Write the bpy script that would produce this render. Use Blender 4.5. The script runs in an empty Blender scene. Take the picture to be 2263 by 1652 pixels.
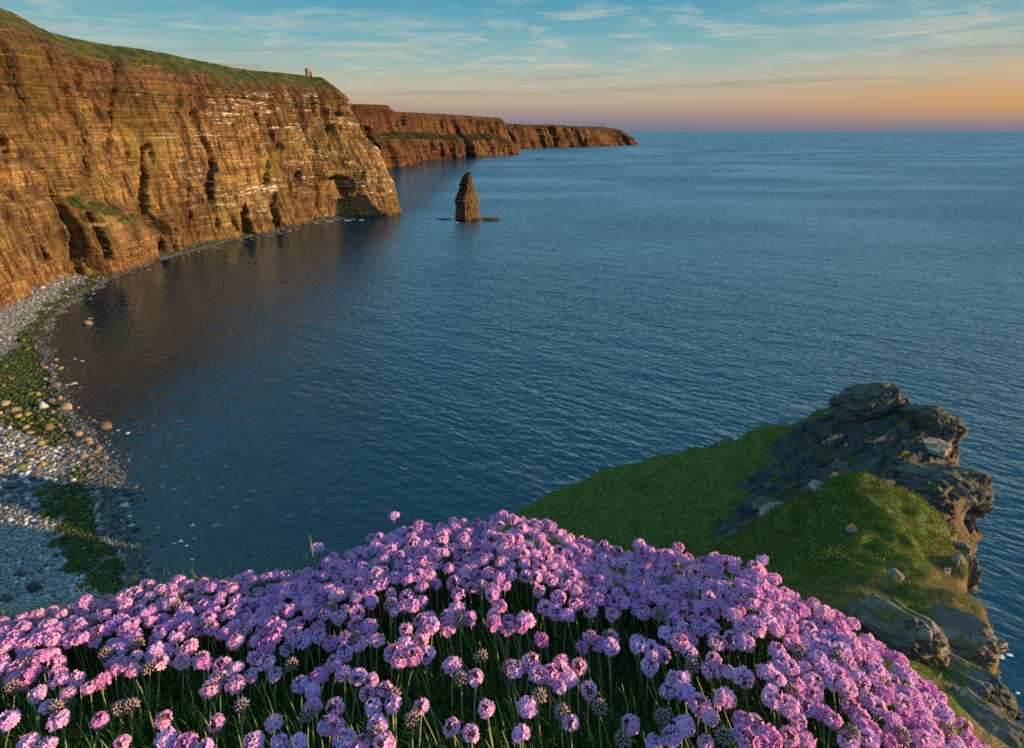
import bpy, bmesh, math, random
import numpy as np
from mathutils import Vector, Matrix, Quaternion

# ------------------------------------------------------------------ camera, sky, sun, exposure
scn = bpy.context.scene
COL = scn.collection
CAMZ = 125.0
PITCH = math.radians(23.1)
W0, H0, FPX = 2263.0, 1652.0, 1257.0        # measuring frame of the photograph
cam = bpy.data.cameras.new('camera')
cam.sensor_fit = 'HORIZONTAL'
cam.sensor_width = 36.0
cam.lens = 36.0 * FPX / W0
cam.clip_start = 0.02
cam.clip_end = 300000
camo = bpy.data.objects.new('camera', cam)
COL.objects.link(camo)
camo.location = (0, 0, CAMZ)
camo.rotation_euler = (math.pi / 2 - PITCH, 0, 0)
scn.camera = camo

SUN_EL = math.radians(11)
SUN_AZ = math.radians(-13)                   # measured from +X towards +Y
sd = Vector((math.cos(SUN_AZ) * math.cos(SUN_EL), math.sin(SUN_AZ) * math.cos(SUN_EL), math.sin(SUN_EL)))
sun = bpy.data.lights.new('sun', 'SUN')
sun.energy = 5.0
sun.color = (1.0, 0.66, 0.35)
sun.angle = math.radians(0.6)
suno = bpy.data.objects.new('sun', sun)
suno.rotation_euler = (-sd).to_track_quat('-Z', 'Y').to_euler()
COL.objects.link(suno)

vs = scn.view_settings
vs.view_transform = 'Standard'
vs.look = 'None'
vs.gamma = 1.0
vs.exposure = 0.75
vs.use_curve_mapping = False
scn.render.engine = 'CYCLES'
cy = scn.cycles
cy.max_bounces = 6
cy.diffuse_bounces = 2
cy.glossy_bounces = 3
cy.transmission_bounces = 2
cy.transparent_max_bounces = 8
cy.sample_clamp_indirect = 4.0
cy.use_denoising = False
try:
    cy.denoiser = 'OPENIMAGEDENOISE'
    cy.denoising_input_passes = 'RGB_ALBEDO_NORMAL'
except Exception:
    pass
cy.caustics_reflective = False
cy.caustics_refractive = False


class NT:
    """tiny helper to write node trees"""
    def __init__(self, tree):
        self.t = tree
        tree.nodes.clear()

    def n(self, typ, ins=None, **props):
        nd = self.t.nodes.new(typ)
        for k, v in props.items():
            setattr(nd, k, v)
        for k, v in (ins or {}).items():
            s = nd.inputs[k]
            if isinstance(v, bpy.types.NodeSocket):
                self.t.links.new(v, s)
            else:
                if isinstance(v, (tuple, list)) and len(v) == 3 and s.type == 'RGBA':
                    v = (*v, 1)
                s.default_value = v
        return nd

    def math(self, op, a, b=None, c=None, clamp=False):
        d = {0: a}
        if b is not None: d[1] = b
        if c is not None: d[2] = c
        return self.n('ShaderNodeMath', d, operation=op, use_clamp=clamp).outputs[0]

    def mix(self, fac, a, b, blend='MIX'):
        nd = self.n('ShaderNodeMixRGB', {0: fac, 1: a, 2: b}, blend_type=blend)
        return nd.outputs[0]

    def ramp(self, fac, stops, interp='LINEAR'):
        nd = self.n('ShaderNodeValToRGB', {0: fac})
        cr = nd.color_ramp
        cr.interpolation = interp
        while len(cr.elements) < len(stops):
            cr.elements.new(0.5)
        for e, (p, c) in zip(cr.elements, stops):
            e.position = p
            if not isinstance(c, (tuple, list)): c = (c, c, c)
            e.color = (*c[:3], 1)
        return nd.outputs[0]

    def maprange(self, v, a, b, c=0.0, d=1.0, smooth=True):
        nd = self.n('ShaderNodeMapRange', {0: v, 1: a, 2: b, 3: c, 4: d}, interpolation_type='SMOOTHSTEP' if smooth else 'LINEAR')
        return nd.outputs[0]

    def noise(self, vec, scale=1.0, detail=4.0, rough=0.55, dist=0.0):
        return self.n('ShaderNodeTexNoise', {'Vector': vec, 'Scale': scale, 'Detail': detail, 'Roughness': rough, 'Distortion': dist}).outputs[0]

    def scaled(self, vec, s):
        return self.n('ShaderNodeVectorMath', {0: vec, 1: s}, operation='MULTIPLY').outputs[0]

    def attr(self, name):
        return self.n('ShaderNodeAttribute', attribute_name=name).outputs['Fac']


def lin(r, g, b):
    f = lambda c: ((c / 255 + 0.055) / 1.055) ** 2.4 if c > 10 else c / 255 / 12.92
    return (f(r), f(g), f(b))


world = bpy.data.worlds.new('World')
scn.world = world
world.use_nodes = True
T = NT(world.node_tree)
gen = T.n('ShaderNodeTexCoord').outputs['Generated']
sx = T.n('ShaderNodeSeparateXYZ', {0: gen})
dx, dy, dz = sx.outputs
base = T.ramp(T.maprange(dz, 0.0, 0.5, smooth=False), [
    (0.0, lin(104, 112, 132)), (0.02, lin(120, 114, 132)), (0.05, lin(148, 130, 130)), (0.085, lin(172, 152, 134)),
    (0.13, lin(170, 166, 148)), (0.19, lin(140, 166, 164)), (0.26, lin(102, 158, 170)), (0.36, lin(58, 140, 168)),
    (0.55, lin(88, 162, 200)), (1.0, lin(104, 168, 208))])
# the sky warms towards the sun's side (+X)
az = T.math('ADD', T.math('MULTIPLY', dx, 0.82), T.math('MULTIPLY', dy, -0.25))
warmaz = T.maprange(az, -0.12, 0.50)
warmel = T.ramp(dz, [(0.0, 0.0), (0.012, 0.25), (0.032, 1.0), (0.06, 0.6), (0.10, 0.2), (0.2, 0.0)])
warm = T.mix(T.math('MULTIPLY', T.math('MULTIPLY', warmaz, warmel), 0.80), base, lin(204, 142, 58))
# clouds: cirrus seen on a plane overhead, thin bars low down
zz = T.math('ADD', dz, 0.07)
px_ = T.math('DIVIDE', dx, zz)
py_ = T.math('DIVIDE', dy, zz)
cp = T.n('ShaderNodeCombineXYZ', {0: px_, 1: py_, 2: 0.0}).outputs[0]
ca = T.n('ShaderNodeVectorMath', {0: cp, 1: (0.55, 0.75, 1.0)}, operation='MULTIPLY').outputs[0]
n1 = T.noise(ca, 3.6, 9.0, 0.64, 0.5)
n2 = T.noise(T.scaled(cp, (0.35, 0.5, 1)), 0.55, 3.0, 0.5, 0.2)
cir = T.math('MULTIPLY', T.maprange(n1, 0.46, 0.70), T.maprange(n2, 0.36, 0.58))
cirm = T.math('MULTIPLY', cir, T.math('MULTIPLY', T.maprange(dz, 0.035, 0.085), T.maprange(dz, 0.7, 0.15)))
cloudcol = T.mix(warmaz, lin(200, 192, 180), lin(214, 200, 176))
withc = T.mix(T.math('MULTIPLY', cirm, 0.52), warm, cloudcol)
azm = T.math('ARCTAN2', dx, dy)
zt = T.math('ADD', dz, T.math('MULTIPLY', azm, -0.012))
bv = T.n('ShaderNodeCombineXYZ', {0: T.math('MULTIPLY', azm, 2.4), 1: T.math('MULTIPLY', zt, 85.0), 2: 3.3}).outputs[0]
n3 = T.noise(bv, 1.0, 6.0, 0.55, 0.3)
bars = T.math('MULTIPLY', T.maprange(n3, 0.52, 0.68), T.math('MULTIPLY', T.maprange(dz, 0.035, 0.055), T.maprange(dz, 0.125, 0.085)))
withb = T.mix(T.math('MULTIPLY', bars, 0.55), withc, lin(140, 134, 132))
bv2 = T.n('ShaderNodeCombineXYZ', {0: T.math('MULTIPLY', azm, 3.0), 1: T.math('MULTIPLY', zt, 60.0), 2: 9.1}).outputs[0]
lit = T.math('MULTIPLY', T.maprange(T.noise(bv2, 1.0, 7.0, 0.6, 0.5), 0.5, 0.75), T.math('MULTIPLY', T.maprange(dz, 0.05, 0.08), T.maprange(dz, 0.18, 0.1)))
final = T.mix(T.math('MULTIPLY', lit, 0.6), withb, lin(214, 190, 166))
bg1 = T.n('ShaderNodeBackground', {0: final, 1: 0.72}).outputs[0]
sky = T.n('ShaderNodeTexSky', sky_type='NISHITA', sun_disc=False)
sky.sun_elevation = SUN_EL
sky.sun_rotation = math.pi / 2 - SUN_AZ
sky.air_density = 1.2
sky.dust_density = 1.0
bg2 = T.n('ShaderNodeBackground', {0: sky.outputs[0], 1: 0.09}).outputs[0]
ms = T.n('ShaderNodeMixShader', {0: 0.10, 1: bg1, 2: bg2}).outputs[0]
T.n('ShaderNodeOutputWorld', {0: ms})

# ------------------------------------------------------------------ measuring helpers
SP, CP = math.sin(PITCH), math.cos(PITCH)


def ray(px, py):
    u = (np.asarray(px, float) - W0 / 2) / FPX
    v = (H0 / 2 - np.asarray(py, float)) / FPX
    return np.stack(np.broadcast_arrays(u, CP + v * SP, -SP + v * CP), -1)


def PT(px, py, d):
    """the place seen at photo point (px, py), d metres deep"""
    return np.array([0, 0, CAMZ]) + ray(px, py) * np.asarray(d, float)[..., None]


def SEA(px, py, z=0.0):
    r = ray(px, py)
    t = (z - CAMZ) / r[..., 2]
    return np.array([0, 0, CAMZ]) + r * t[..., None]


def proj(P):
    P = np.asarray(P, float)
    x, y, z = P[..., 0], P[..., 1], P[..., 2] - CAMZ
    d = y * CP - z * SP
    d = np.where(np.abs(d) < 1e-6, 1e-6, d)
    return W0 / 2 + FPX * x / d, H0 / 2 - FPX * (y * SP + z * CP) / d, d


_r0 = np.random.RandomState(7)
_PERM = np.concatenate([_r0.permutation(256)] * 3)
_G = _r0.normal(size=(256, 3))
_G /= np.linalg.norm(_G, axis=1)[:, None]


def perlin(x, y, z=0.0):
    x, y, z = np.broadcast_arrays(np.asarray(x, float), np.asarray(y, float), np.asarray(z, float))
    xi, yi, zi = np.floor(x).astype(int), np.floor(y).astype(int), np.floor(z).astype(int)
    xf, yf, zf = x - xi, y - yi, z - zi
    u, v, w = [f * f * f * (f * (f * 6 - 15) + 10) for f in (xf, yf, zf)]
    out = 0
    for a in (0, 1):
        for b in (0, 1):
            for c in (0, 1):
                h = _PERM[_PERM[_PERM[(xi + a) & 255] + ((yi + b) & 255)] + ((zi + c) & 255)]
                g = _G[h]
                dt = g[..., 0] * (xf - a) + g[..., 1] * (yf - b) + g[..., 2] * (zf - c)
                out = out + dt * (u if a else 1 - u) * (v if b else 1 - v) * (w if c else 1 - w)
    return out * 1.5


def fbm(x, y, z=0.0, o=4, g=0.5):
    s, a, t = 0, 1.0, 0
    for i in range(o):
        s = s + a * perlin(np.asarray(x) * 2 ** i + 17.3 * i, np.asarray(y) * 2 ** i + 5.1 * i, np.asarray(z) * 2 ** i + 9.7 * i)
        t += a
        a *= g
    return s / t * 1.4


def ridged(x, y, z=0.0, o=3):
    s, a, t = 0, 1.0, 0
    for i in range(o):
        s = s + a * (1 - np.abs(perlin(np.asarray(x) * 2 ** i + 31 * i, np.asarray(y) * 2 ** i + 3 * i, np.asarray(z) * 2 ** i + 7 * i)) * 2)
        t += a
        a *= 0.5
    return s / t


def sstep(a, b, x):
    t = np.clip((np.asarray(x, float) - a) / (b - a), 0, 1)
    return t * t * (3 - 2 * t)


def mesh_np(name, V, F, mat=None, smooth=True, attrs=None, mids=None):
    """V (n,3), F (m,k) -> mesh data"""
    V = np.ascontiguousarray(V, np.float32)
    F = np.ascontiguousarray(F, np.int32)
    me = bpy.data.meshes.new(name)
    m, k = F.shape
    me.vertices.add(len(V))
    me.vertices.foreach_set('co', V.ravel())
    me.loops.add(m * k)
    me.loops.foreach_set('vertex_index', F.ravel())
    me.polygons.add(m)
    me.polygons.foreach_set('loop_start', np.arange(0, m * k, k, dtype=np.int32))
    if smooth:
        me.polygons.foreach_set('use_smooth', np.ones(m, bool))
    for mt in (mat if isinstance(mat, (list, tuple)) else [mat]):
        if mt: me.materials.append(mt)
    if mids is not None:
        me.polygons.foreach_set('material_index', np.ascontiguousarray(mids, np.int32))
    for an, av in (attrs or {}).items():
        a = me.attributes.new(an, 'FLOAT', 'POINT')
        a.data.foreach_set('value', np.ascontiguousarray(av, np.float32))
    me.update(calc_edges=True)
    me.validate()
    return me


def grid_faces(nr, nc):
    i = np.arange(nr * nc).reshape(nr, nc)
    return np.stack([i[:-1, :-1], i[:-1, 1:], i[1:, 1:], i[1:, :-1]], -1).reshape(-1, 4)


def link(name, data, parent=None, label=None, cat=None, group=None, kind=None, loc=None):
    o = bpy.data.objects.new(name, data)
    COL.objects.link(o)
    if parent is not None: o.parent = parent
    if label: o['label'] = label
    if cat: o['category'] = cat
    if group: o['group'] = group
    if kind: o['kind'] = kind
    if loc is not None: o.location = loc
    return o


def newmat(name):
    m = bpy.data.materials.new(name)
    m.use_nodes = True
    return m, NT(m.node_tree)


def simple(name, col, rough=0.8, var=0.25, scale=6.0, spec=0.3):
    m, t = newmat(name)
    pos = t.n('ShaderNodeTexCoord').outputs['Object']
    nz = t.noise(pos, scale, 5, 0.6)
    c = t.mix(nz, tuple(x * (1 - var) for x in col), tuple(min(1, x * (1 + var)) for x in col))
    b = t.n('ShaderNodeBsdfPrincipled', {'Base Color': c, 'Roughness': rough, 'Specular IOR Level': spec})
    t.n('ShaderNodeOutputMaterial', {0: b.outputs[0]})
    return m


ORD = ['topmost', 'second', 'third', 'fourth', 'fifth', 'sixth', 'seventh', 'eighth', 'ninth', 'tenth', 'eleventh', 'twelfth', 'thirteenth', 'fourteenth', 'fifteenth', 'sixteenth', 'seventeenth', 'eighteenth', 'nineteenth', 'twentieth']


def single_out(rows):
    """rows: (object, label, height in the photo). Alike ones get their order from the top"""
    by = {}
    for o, lab, y in rows:
        by.setdefault(lab, []).append((y, o))
    for lab, v in by.items():
        v.sort(key=lambda q: q[0])
        for k, (y, o) in enumerate(v):
            if len(v) == 1: o['label'] = lab
            elif len(v) == 2: o['label'] = ('upper ' if k == 0 else 'lower ') + lab
            elif k == len(v) - 1: o['label'] = 'lowest ' + lab
            elif k < len(ORD): o['label'] = (ORD[k] + ' ' if k == 0 else ORD[k] + '-highest ') + lab
            else: o['label'] = lab


# ------------------------------------------------------------------ materials
def make_cliff_mat(name, tint=(1, 1, 1), sc=1.0):
    m, t = newmat(name)
    pos = t.n('ShaderNodeNewGeometry').outputs['Position']
    st = t.noise(t.scaled(pos, (0.012 * sc, 0.012 * sc, 0.30 * sc)), 1.0, 6, 0.6, 0.4)
    c1 = t.ramp(st, [(0.28, (0.07, 0.040, 0.022)), (0.42, (0.17, 0.112, 0.052)), (0.5, (0.315, 0.208, 0.09)), (0.57, (0.125, 0.076, 0.036)), (0.72, (0.38, 0.285, 0.165))])
    vt = t.noise(t.scaled(pos, (0.16 * sc, 0.16 * sc, 0.035 * sc)), 1.0, 6, 0.62, 0.5)
    c2 = t.mix(t.math('MULTIPLY', t.maprange(vt, 0.49, 0.60), 0.7), c1, (0.05, 0.032, 0.018))
    pt = t.noise(t.scaled(pos, (0.02 * sc, 0.02 * sc, 0.012 * sc)), 1.0, 5, 0.6)
    c3 = t.mix(t.math('MULTIPLY', t.maprange(pt, 0.46, 0.66), 0.75), c2, (0.15, 0.125, 0.032))
    fine = t.noise(t.scaled(pos, (0.8 * sc, 0.8 * sc, 0.5 * sc)), 1.0, 4, 0.6)
    c4 = t.mix(1.0, c3, t.ramp(fine, [(0.3, 0.42), (0.7, 1.5)]), 'MULTIPLY')
    lg = t.noise(t.scaled(pos, (0.03 * sc, 0.03 * sc, 0.022 * sc)), 1.0, 5, 0.62, 0.4)
    c4 = t.mix(1.0, c4, t.ramp(lg, [(0.34, (0.42, 0.36, 0.33)), (0.5, (0.85, 0.8, 0.76)), (0.64, (1.3, 1.25, 1.15))]), 'MULTIPLY')
    szc = t.n('ShaderNodeSeparateXYZ', {0: pos}).outputs[2]
    zband = t.math('ADD', t.math('MULTIPLY', szc, sc ** 0.15 / 210), t.math('MULTIPLY', t.math('SUBTRACT', lg, 0.5), 0.5))
    c4 = t.mix(1.0, c4, t.ramp(zband, [(0.04, (1.15, 1.05, 1.0)), (0.2, (0.95, 0.9, 0.85)), (0.45, (1.2, 1.15, 1.0)), (0.62, (0.95, 0.85, 0.75)), (0.85, (0.62, 0.52, 0.46))]), 'MULTIPLY')
    ck = t.noise(t.scaled(pos, (0.13 * sc, 0.13 * sc, 0.030 * sc)), 1.0, 6, 0.7, 0.6)
    crack = t.maprange(t.math('ABSOLUTE', t.math('SUBTRACT', ck, 0.5)), 0.0, 0.022)
    c4 = t.mix(t.math('MULTIPLY', t.math('SUBTRACT', 1.0, crack), 0.75), c4, (0.03, 0.02, 0.014))  # crack shade painted as dark lines, since the frontal sun shades little
    # thin dark bedding lines, and pale beds between them
    bl = t.noise(t.scaled(pos, (0.006 * sc, 0.006 * sc, 0.55 * sc)), 1.0, 3, 0.6, 0.15)
    c4 = t.mix(t.math('MULTIPLY', t.math('SUBTRACT', 1.0, t.maprange(t.math('ABSOLUTE', t.math('SUBTRACT', bl, 0.47)), 0.0, 0.03)), 0.6), c4, (0.035, 0.024, 0.016))
    c4 = t.mix(t.math('MULTIPLY', t.math('MULTIPLY', t.maprange(bl, 0.60, 0.66), t.maprange(pt, 0.5, 0.6)), 0.4), c4, (0.42, 0.33, 0.20))
    # pale ledges where birds sit
    gz = t.noise(t.scaled(pos, (0.10 * sc, 0.10 * sc, 0.75 * sc)), 1.0, 5, 0.65, 0.2)
    gb = t.noise(t.scaled(pos, (0.010 * sc, 0.010 * sc, 0.20 * sc)), 1.0, 3, 0.6, 0.1)
    gcl = t.noise(t.scaled(pos, (0.022 * sc, 0.022 * sc, 0.02 * sc)), 1.0, 3, 0.5)
    gu = t.math('MULTIPLY', t.maprange(t.math('ADD', gz, t.math('MULTIPLY', t.math('SUBTRACT', gb, 0.5), 0.7)), 0.60, 0.66), t.math('MULTIPLY', t.attr('guano'), t.maprange(gcl, 0.42, 0.55)))
    c5 = t.mix(gu, c4, (0.60, 0.52, 0.44))
    # wave-washed foot
    sz = t.n('ShaderNodeSeparateXYZ', {0: pos}).outputs[2]
    c5 = t.mix(t.maprange(sz, 4.5, 1.0), c5, (0.07, 0.05, 0.035))
    gn = t.noise(pos, 0.09 * sc, 6, 0.65)
    g = t.ramp(gn, [(0.3, (0.014, 0.022, 0.005)), (0.46, (0.036, 0.048, 0.010)), (0.58, (0.07, 0.068, 0.018)), (0.70, (0.12, 0.08, 0.035))])
    gf = t.maprange(t.math('ADD', t.attr('grass'), t.math('MULTIPLY', t.math('SUBTRACT', t.noise(pos, 0.22 * sc, 5, 0.65), 0.5), 1.1)), 0.4, 0.6)
    col = t.mix(gf, c5, g)
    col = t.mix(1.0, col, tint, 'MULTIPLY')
    bh = t.math('ADD', t.math('MULTIPLY', st, 2.0), t.math('ADD', t.math('MULTIPLY', vt, 2.2), t.math('MULTIPLY', fine, 0.9)))
    bp = t.n('ShaderNodeBump', {'Height': bh, 'Strength': 0.9, 'Distance': 0.9 / sc})
    b = t.n('ShaderNodeBsdfPrincipled', {'Base Color': col, 'Roughness': 0.9, 'Specular IOR Level': 0.15, 'Normal': bp.outputs[0]})
    t.n('ShaderNodeOutputMaterial', {0: b.outputs[0]})
    return m


M_CLIFF = make_cliff_mat('cliff_rock')
M_FAR = make_cliff_mat('hazed_cliff_rock', (0.70, 0.55, 0.62), 0.4)  # purplish tint puts distance haze into the rock colour
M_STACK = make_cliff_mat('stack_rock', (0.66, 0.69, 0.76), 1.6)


WAVE = 0.85


def make_sea_mat():
    m, t = newmat('sea_water')
    pos = t.n('ShaderNodeNewGeometry').outputs['Position']
    dot = lambda v: t.n('ShaderNodeVectorMath', {0: pos, 1: v}, operation='DOT_PRODUCT').outputs['Value']
    gust = t.maprange(t.noise(t.scaled(pos, (0.0016, 0.0034, 0)), 1.0, 3, 0.5), 0.32, 0.68, 0.55, 1.3)
    waves = [((0.82, -0.57), 0.020, 0.05, 1.0, 5.0, 2.0), ((0.82, -0.57), 0.12, 0.25, 2.0, 3.6, 2.0), ((0.97, -0.22), 0.17, 0.33, 2.0, 1.4, 5.5), ((0.70, -0.71), 0.5, 0.9, 2.0, 0.6, 3.0)]

    def height(p):
        tot = None
        for (cx, cy2), su, sw, det, amp, seed in waves:
            u = t.n('ShaderNodeVectorMath', {0: p, 1: (cx * su, cy2 * su, 0)}, operation='DOT_PRODUCT').outputs['Value']
            w = t.n('ShaderNodeVectorMath', {0: p, 1: (-cy2 * sw, cx * sw, 0)}, operation='DOT_PRODUCT').outputs['Value']
            v = t.n('ShaderNodeCombineXYZ', {0: u, 1: w, 2: seed}).outputs[0]
            h = t.math('MULTIPLY', t.noise(v, 1.0, det, 0.5, 0.25), amp * WAVE)
            tot = h if tot is None else t.math('ADD', tot, h)
        return tot
    EPS = 0.25
    gust = t.math('MULTIPLY', gust, t.maprange(t.attr('depth'), 0.5, 9.0, 0.45, 1.0))      # sheltered water close in and under the cliffs
    gust = t.math('MULTIPLY', gust, t.maprange(t.n('ShaderNodeSeparateXYZ', {0: pos}).outputs[0], -235.0, -95.0, 0.42, 1.0))
    h0 = height(pos)
    hx = height(t.n('ShaderNodeVectorMath', {0: pos, 1: (EPS, 0, 0)}, operation='ADD').outputs[0])
    hy = height(t.n('ShaderNodeVectorMath', {0: pos, 1: (0, EPS, 0)}, operation='ADD').outputs[0])
    gx_ = t.math('MULTIPLY', t.math('SUBTRACT', h0, hx), t.math('MULTIPLY', gust, 1 / EPS))
    gy_ = t.math('MULTIPLY', t.math('SUBTRACT', h0, hy), t.math('MULTIPLY', gust, 1 / EPS))
    bp = t.n('ShaderNodeVectorMath', {0: t.n('ShaderNodeCombineXYZ', {0: gx_, 1: gy_, 2: 1.0}).outputs[0]}, operation='NORMALIZE').outputs[0]
    dep = t.attr('depth')
    T0 = t.math('POWER', 2.7183, t.math('MULTIPLY', dep, -0.13))
    deepc = (0.002, 0.036, 0.068)
    body = t.n('ShaderNodeBsdfDiffuse', {0: deepc}).outputs[0]
    tr = t.n('ShaderNodeBsdfTransparent', {0: t.mix(T0, (0.50, 0.76, 0.80), (0.90, 0.96, 0.95))}).outputs[0]
    mx = t.n('ShaderNodeMixShader', {0: T0, 1: body, 2: tr}).outputs[0]
    gl = t.n('ShaderNodeBsdfGlossy', {'Color': (0.74, 0.95, 1.0), 'Roughness': t.maprange(t.n('ShaderNodeSeparateXYZ', {0: pos}).outputs[0], -215.0, -105.0, 0.07, 0.30), 'Normal': bp}).outputs[0]  # reflection tinted bluer than real water, against the peach of the mirrored horizon
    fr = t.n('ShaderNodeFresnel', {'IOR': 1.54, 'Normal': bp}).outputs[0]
    out = t.n('ShaderNodeMixShader', {0: fr, 1: mx, 2: gl}).outputs[0]
    t.n('ShaderNodeOutputMaterial', {0: out})
    return m


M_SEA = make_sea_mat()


def make_beach_mat():
    m, t = newmat('shingle')
    pos = t.n('ShaderNodeNewGeometry').outputs['Position']
    vo = t.n('ShaderNodeTexVoronoi', {'Vector': pos, 'Scale': 1.3, 'Randomness': 1.0})
    c = t.ramp(t.n('ShaderNodeSeparateColor', {0: vo.outputs['Color']}).outputs[0], [(0.0, (0.09, 0.085, 0.08)), (0.5, (0.22, 0.22, 0.215)), (1.0, (0.42, 0.42, 0.41))])
    c = t.mix(t.maprange(t.attr('algae'), 0.35, 0.65), c, t.ramp(t.noise(pos, 0.8, 4), [(0.3, (0.018, 0.03, 0.008)), (0.7, (0.06, 0.09, 0.015))]))
    sz = t.n('ShaderNodeSeparateXYZ', {0: pos}).outputs[2]
    c = t.mix(t.maprange(sz, 0.75, 0.0), c, t.mix(1.0, c, (0.55, 0.53, 0.48), 'MULTIPLY'))
    bp = t.n('ShaderNodeBump', {'Height': t.math('SUBTRACT', 1.0, vo.outputs['Distance']), 'Strength': 1.0, 'Distance': 0.3})
    b = t.n('ShaderNodeBsdfPrincipled', {'Base Color': c, 'Roughness': 0.85, 'Specular IOR Level': 0.2, 'Normal': bp.outputs[0]})
    t.n('ShaderNodeOutputMaterial', {0: b.outputs[0]})
    return m


M_BEACH = make_beach_mat()


def make_stone_mat(name, dark, light, rnd_attr=False):
    m, t = newmat(name)
    pos = t.n('ShaderNodeNewGeometry').outputs['Position']
    r = t.attr('rnd') if rnd_attr else t.n('ShaderNodeObjectInfo').outputs['Random']
    nz = t.noise(pos, 1.6, 5, 0.65)
    f = t.math('ADD', t.math('MULTIPLY', r, 0.75), t.math('MULTIPLY', t.math('SUBTRACT', nz, 0.5), 0.9), clamp=True)
    c = t.mix(f, dark, light)
    bp = t.n('ShaderNodeBump', {'Height': nz, 'Strength': 0.6, 'Distance': 0.25})
    b = t.n('ShaderNodeBsdfPrincipled', {'Base Color': c, 'Roughness': 0.8, 'Specular IOR Level': 0.25, 'Normal': bp.outputs[0]})
    t.n('ShaderNodeOutputMaterial', {0: b.outputs[0]})
    return m


STONE = {
    'pale': make_stone_mat('pale_stone', (0.26, 0.26, 0.26), (0.70, 0.70, 0.69)),
    'green': make_stone_mat('algae_stone', (0.025, 0.042, 0.008), (0.16, 0.20, 0.03)),
    'brown': make_stone_mat('brown_stone', (0.13, 0.09, 0.06), (0.38, 0.275, 0.18)),
    'dark': make_stone_mat('dark_stone', (0.05, 0.05, 0.055), (0.18, 0.175, 0.17)),
    'yellow': make_stone_mat('lichen_stone', (0.13, 0.10, 0.03), (0.36, 0.26, 0.09)),
}
STONE_S = {k: make_stone_mat(k + '_shingle', a, b, True) for k, a, b in (
    ('pale', (0.20, 0.20, 0.20), (0.64, 0.64, 0.64)), ('green', (0.016, 0.028, 0.006), (0.15, 0.19, 0.028)), ('brown', (0.10, 0.075, 0.05), (0.36, 0.29, 0.22)), ('dark', (0.04, 0.04, 0.042), (0.16, 0.155, 0.15)))}


def make_headland_mat():
    m, t = newmat('headland_turf_and_rock')
    pos = t.n('ShaderNodeNewGeometry').outputs['Position']
    nA = t.noise(pos, 0.35, 6, 0.62, 0.3)
    nB = t.noise(pos, 2.2, 6, 0.66)
    g = t.ramp(nA, [(0.30, (0.075, 0.115, 0.017)), (0.5, (0.14, 0.175, 0.03)), (0.66, (0.16, 0.18, 0.035)), (0.8, (0.22, 0.19, 0.06))])
    g = t.mix(1.0, g, t.ramp(nB, [(0.3, 0.6), (0.7, 1.35)]), 'MULTIPLY')
    nF = t.noise(pos, 1.1, 6, 0.75, 0.4)
    g = t.mix(t.math('MULTIPLY', t.maprange(nF, 0.58, 0.68), 0.55), g, (0.24, 0.24, 0.10))
    g = t.mix(t.math('MULTIPLY', t.maprange(nF, 0.42, 0.33), 0.5), g, (0.025, 0.05, 0.010))
    straw = t.mix(nB, (0.12, 0.085, 0.03), (0.30, 0.22, 0.09))
    g = t.mix(t.maprange(t.math('ADD', t.attr('straw'), t.math('MULTIPLY', t.math('SUBTRACT', nA, 0.5), 1.2)), 0.35, 0.75), g, straw)
    # rock: slate grey, pale lichen specks, ochre moss in the joints
    d = t.n('ShaderNodeVectorMath', {0: pos, 1: (0.75, -0.45, 0.5)}, operation='DOT_PRODUCT').outputs['Value']
    e = t.n('ShaderNodeVectorMath', {0: pos, 1: (0.45, 0.85, 0.2)}, operation='DOT_PRODUCT').outputs['Value']
    sv = t.n('ShaderNodeCombineXYZ', {0: t.math('MULTIPLY', d, 0.9), 1: t.math('MULTIPLY', e, 0.22), 2: 0.0}).outputs[0]
    nS = t.noise(sv, 1.0, 7, 0.65, 0.4)
    r = t.ramp(nS, [(0.3, (0.030, 0.030, 0.032)), (0.48, (0.075, 0.073, 0.072)), (0.6, (0.115, 0.11, 0.105)), (0.75, (0.20, 0.19, 0.18))])
    nL = t.noise(pos, 3.2, 5, 0.7)
    r = t.mix(t.math('MULTIPLY', t.maprange(nL, 0.62, 0.72), 0.5), r, (0.42, 0.41, 0.37))
    nM = t.noise(pos, 0.5, 5, 0.65, 0.6)
    r = t.mix(t.math('MULTIPLY', t.maprange(nM, 0.53, 0.60), 0.85), r, (0.17, 0.15, 0.022))
    r = t.mix(t.attr('warm'), r, t.mix(nB, (0.07, 0.045, 0.026), (0.27, 0.19, 0.115)))
    f = t.maprange(t.math('ADD', t.attr('grass'), t.math('MULTIPLY', t.math('SUBTRACT', t.noise(pos, 0.7, 6, 0.65), 0.5), 0.9)), 0.42, 0.58)
    c = t.mix(f, r, g)
    bh = t.math('ADD', t.math('MULTIPLY', nB, 0.5), t.math('MULTIPLY', nS, 0.9))
    bp = t.n('ShaderNodeBump', {'Height': bh, 'Strength': 1.0, 'Distance': 0.9})
    b = t.n('ShaderNodeBsdfPrincipled', {'Base Color': c, 'Roughness': 0.85, 'Specular IOR Level': 0.2, 'Normal': bp.outputs[0]})
    t.n('ShaderNodeOutputMaterial', {0: b.outputs[0]})
    return m


M_HEAD = make_headland_mat()


def make_blade_mat(name, a, b, c, trans=0.35):
    m, t = newmat(name)
    r = t.attr('rnd')
    col = t.ramp(r, [(0.0, a), (0.6, b), (1.0, c)])
    d = t.n('ShaderNodeBsdfDiffuse', {0: col}).outputs[0]
    tr = t.n('ShaderNodeBsdfTranslucent', {0: col}).outputs[0]
    mx = t.n('ShaderNodeMixShader', {0: trans, 1: d, 2: tr}).outputs[0]
    t.n('ShaderNodeOutputMaterial', {0: mx})
    return m


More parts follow.
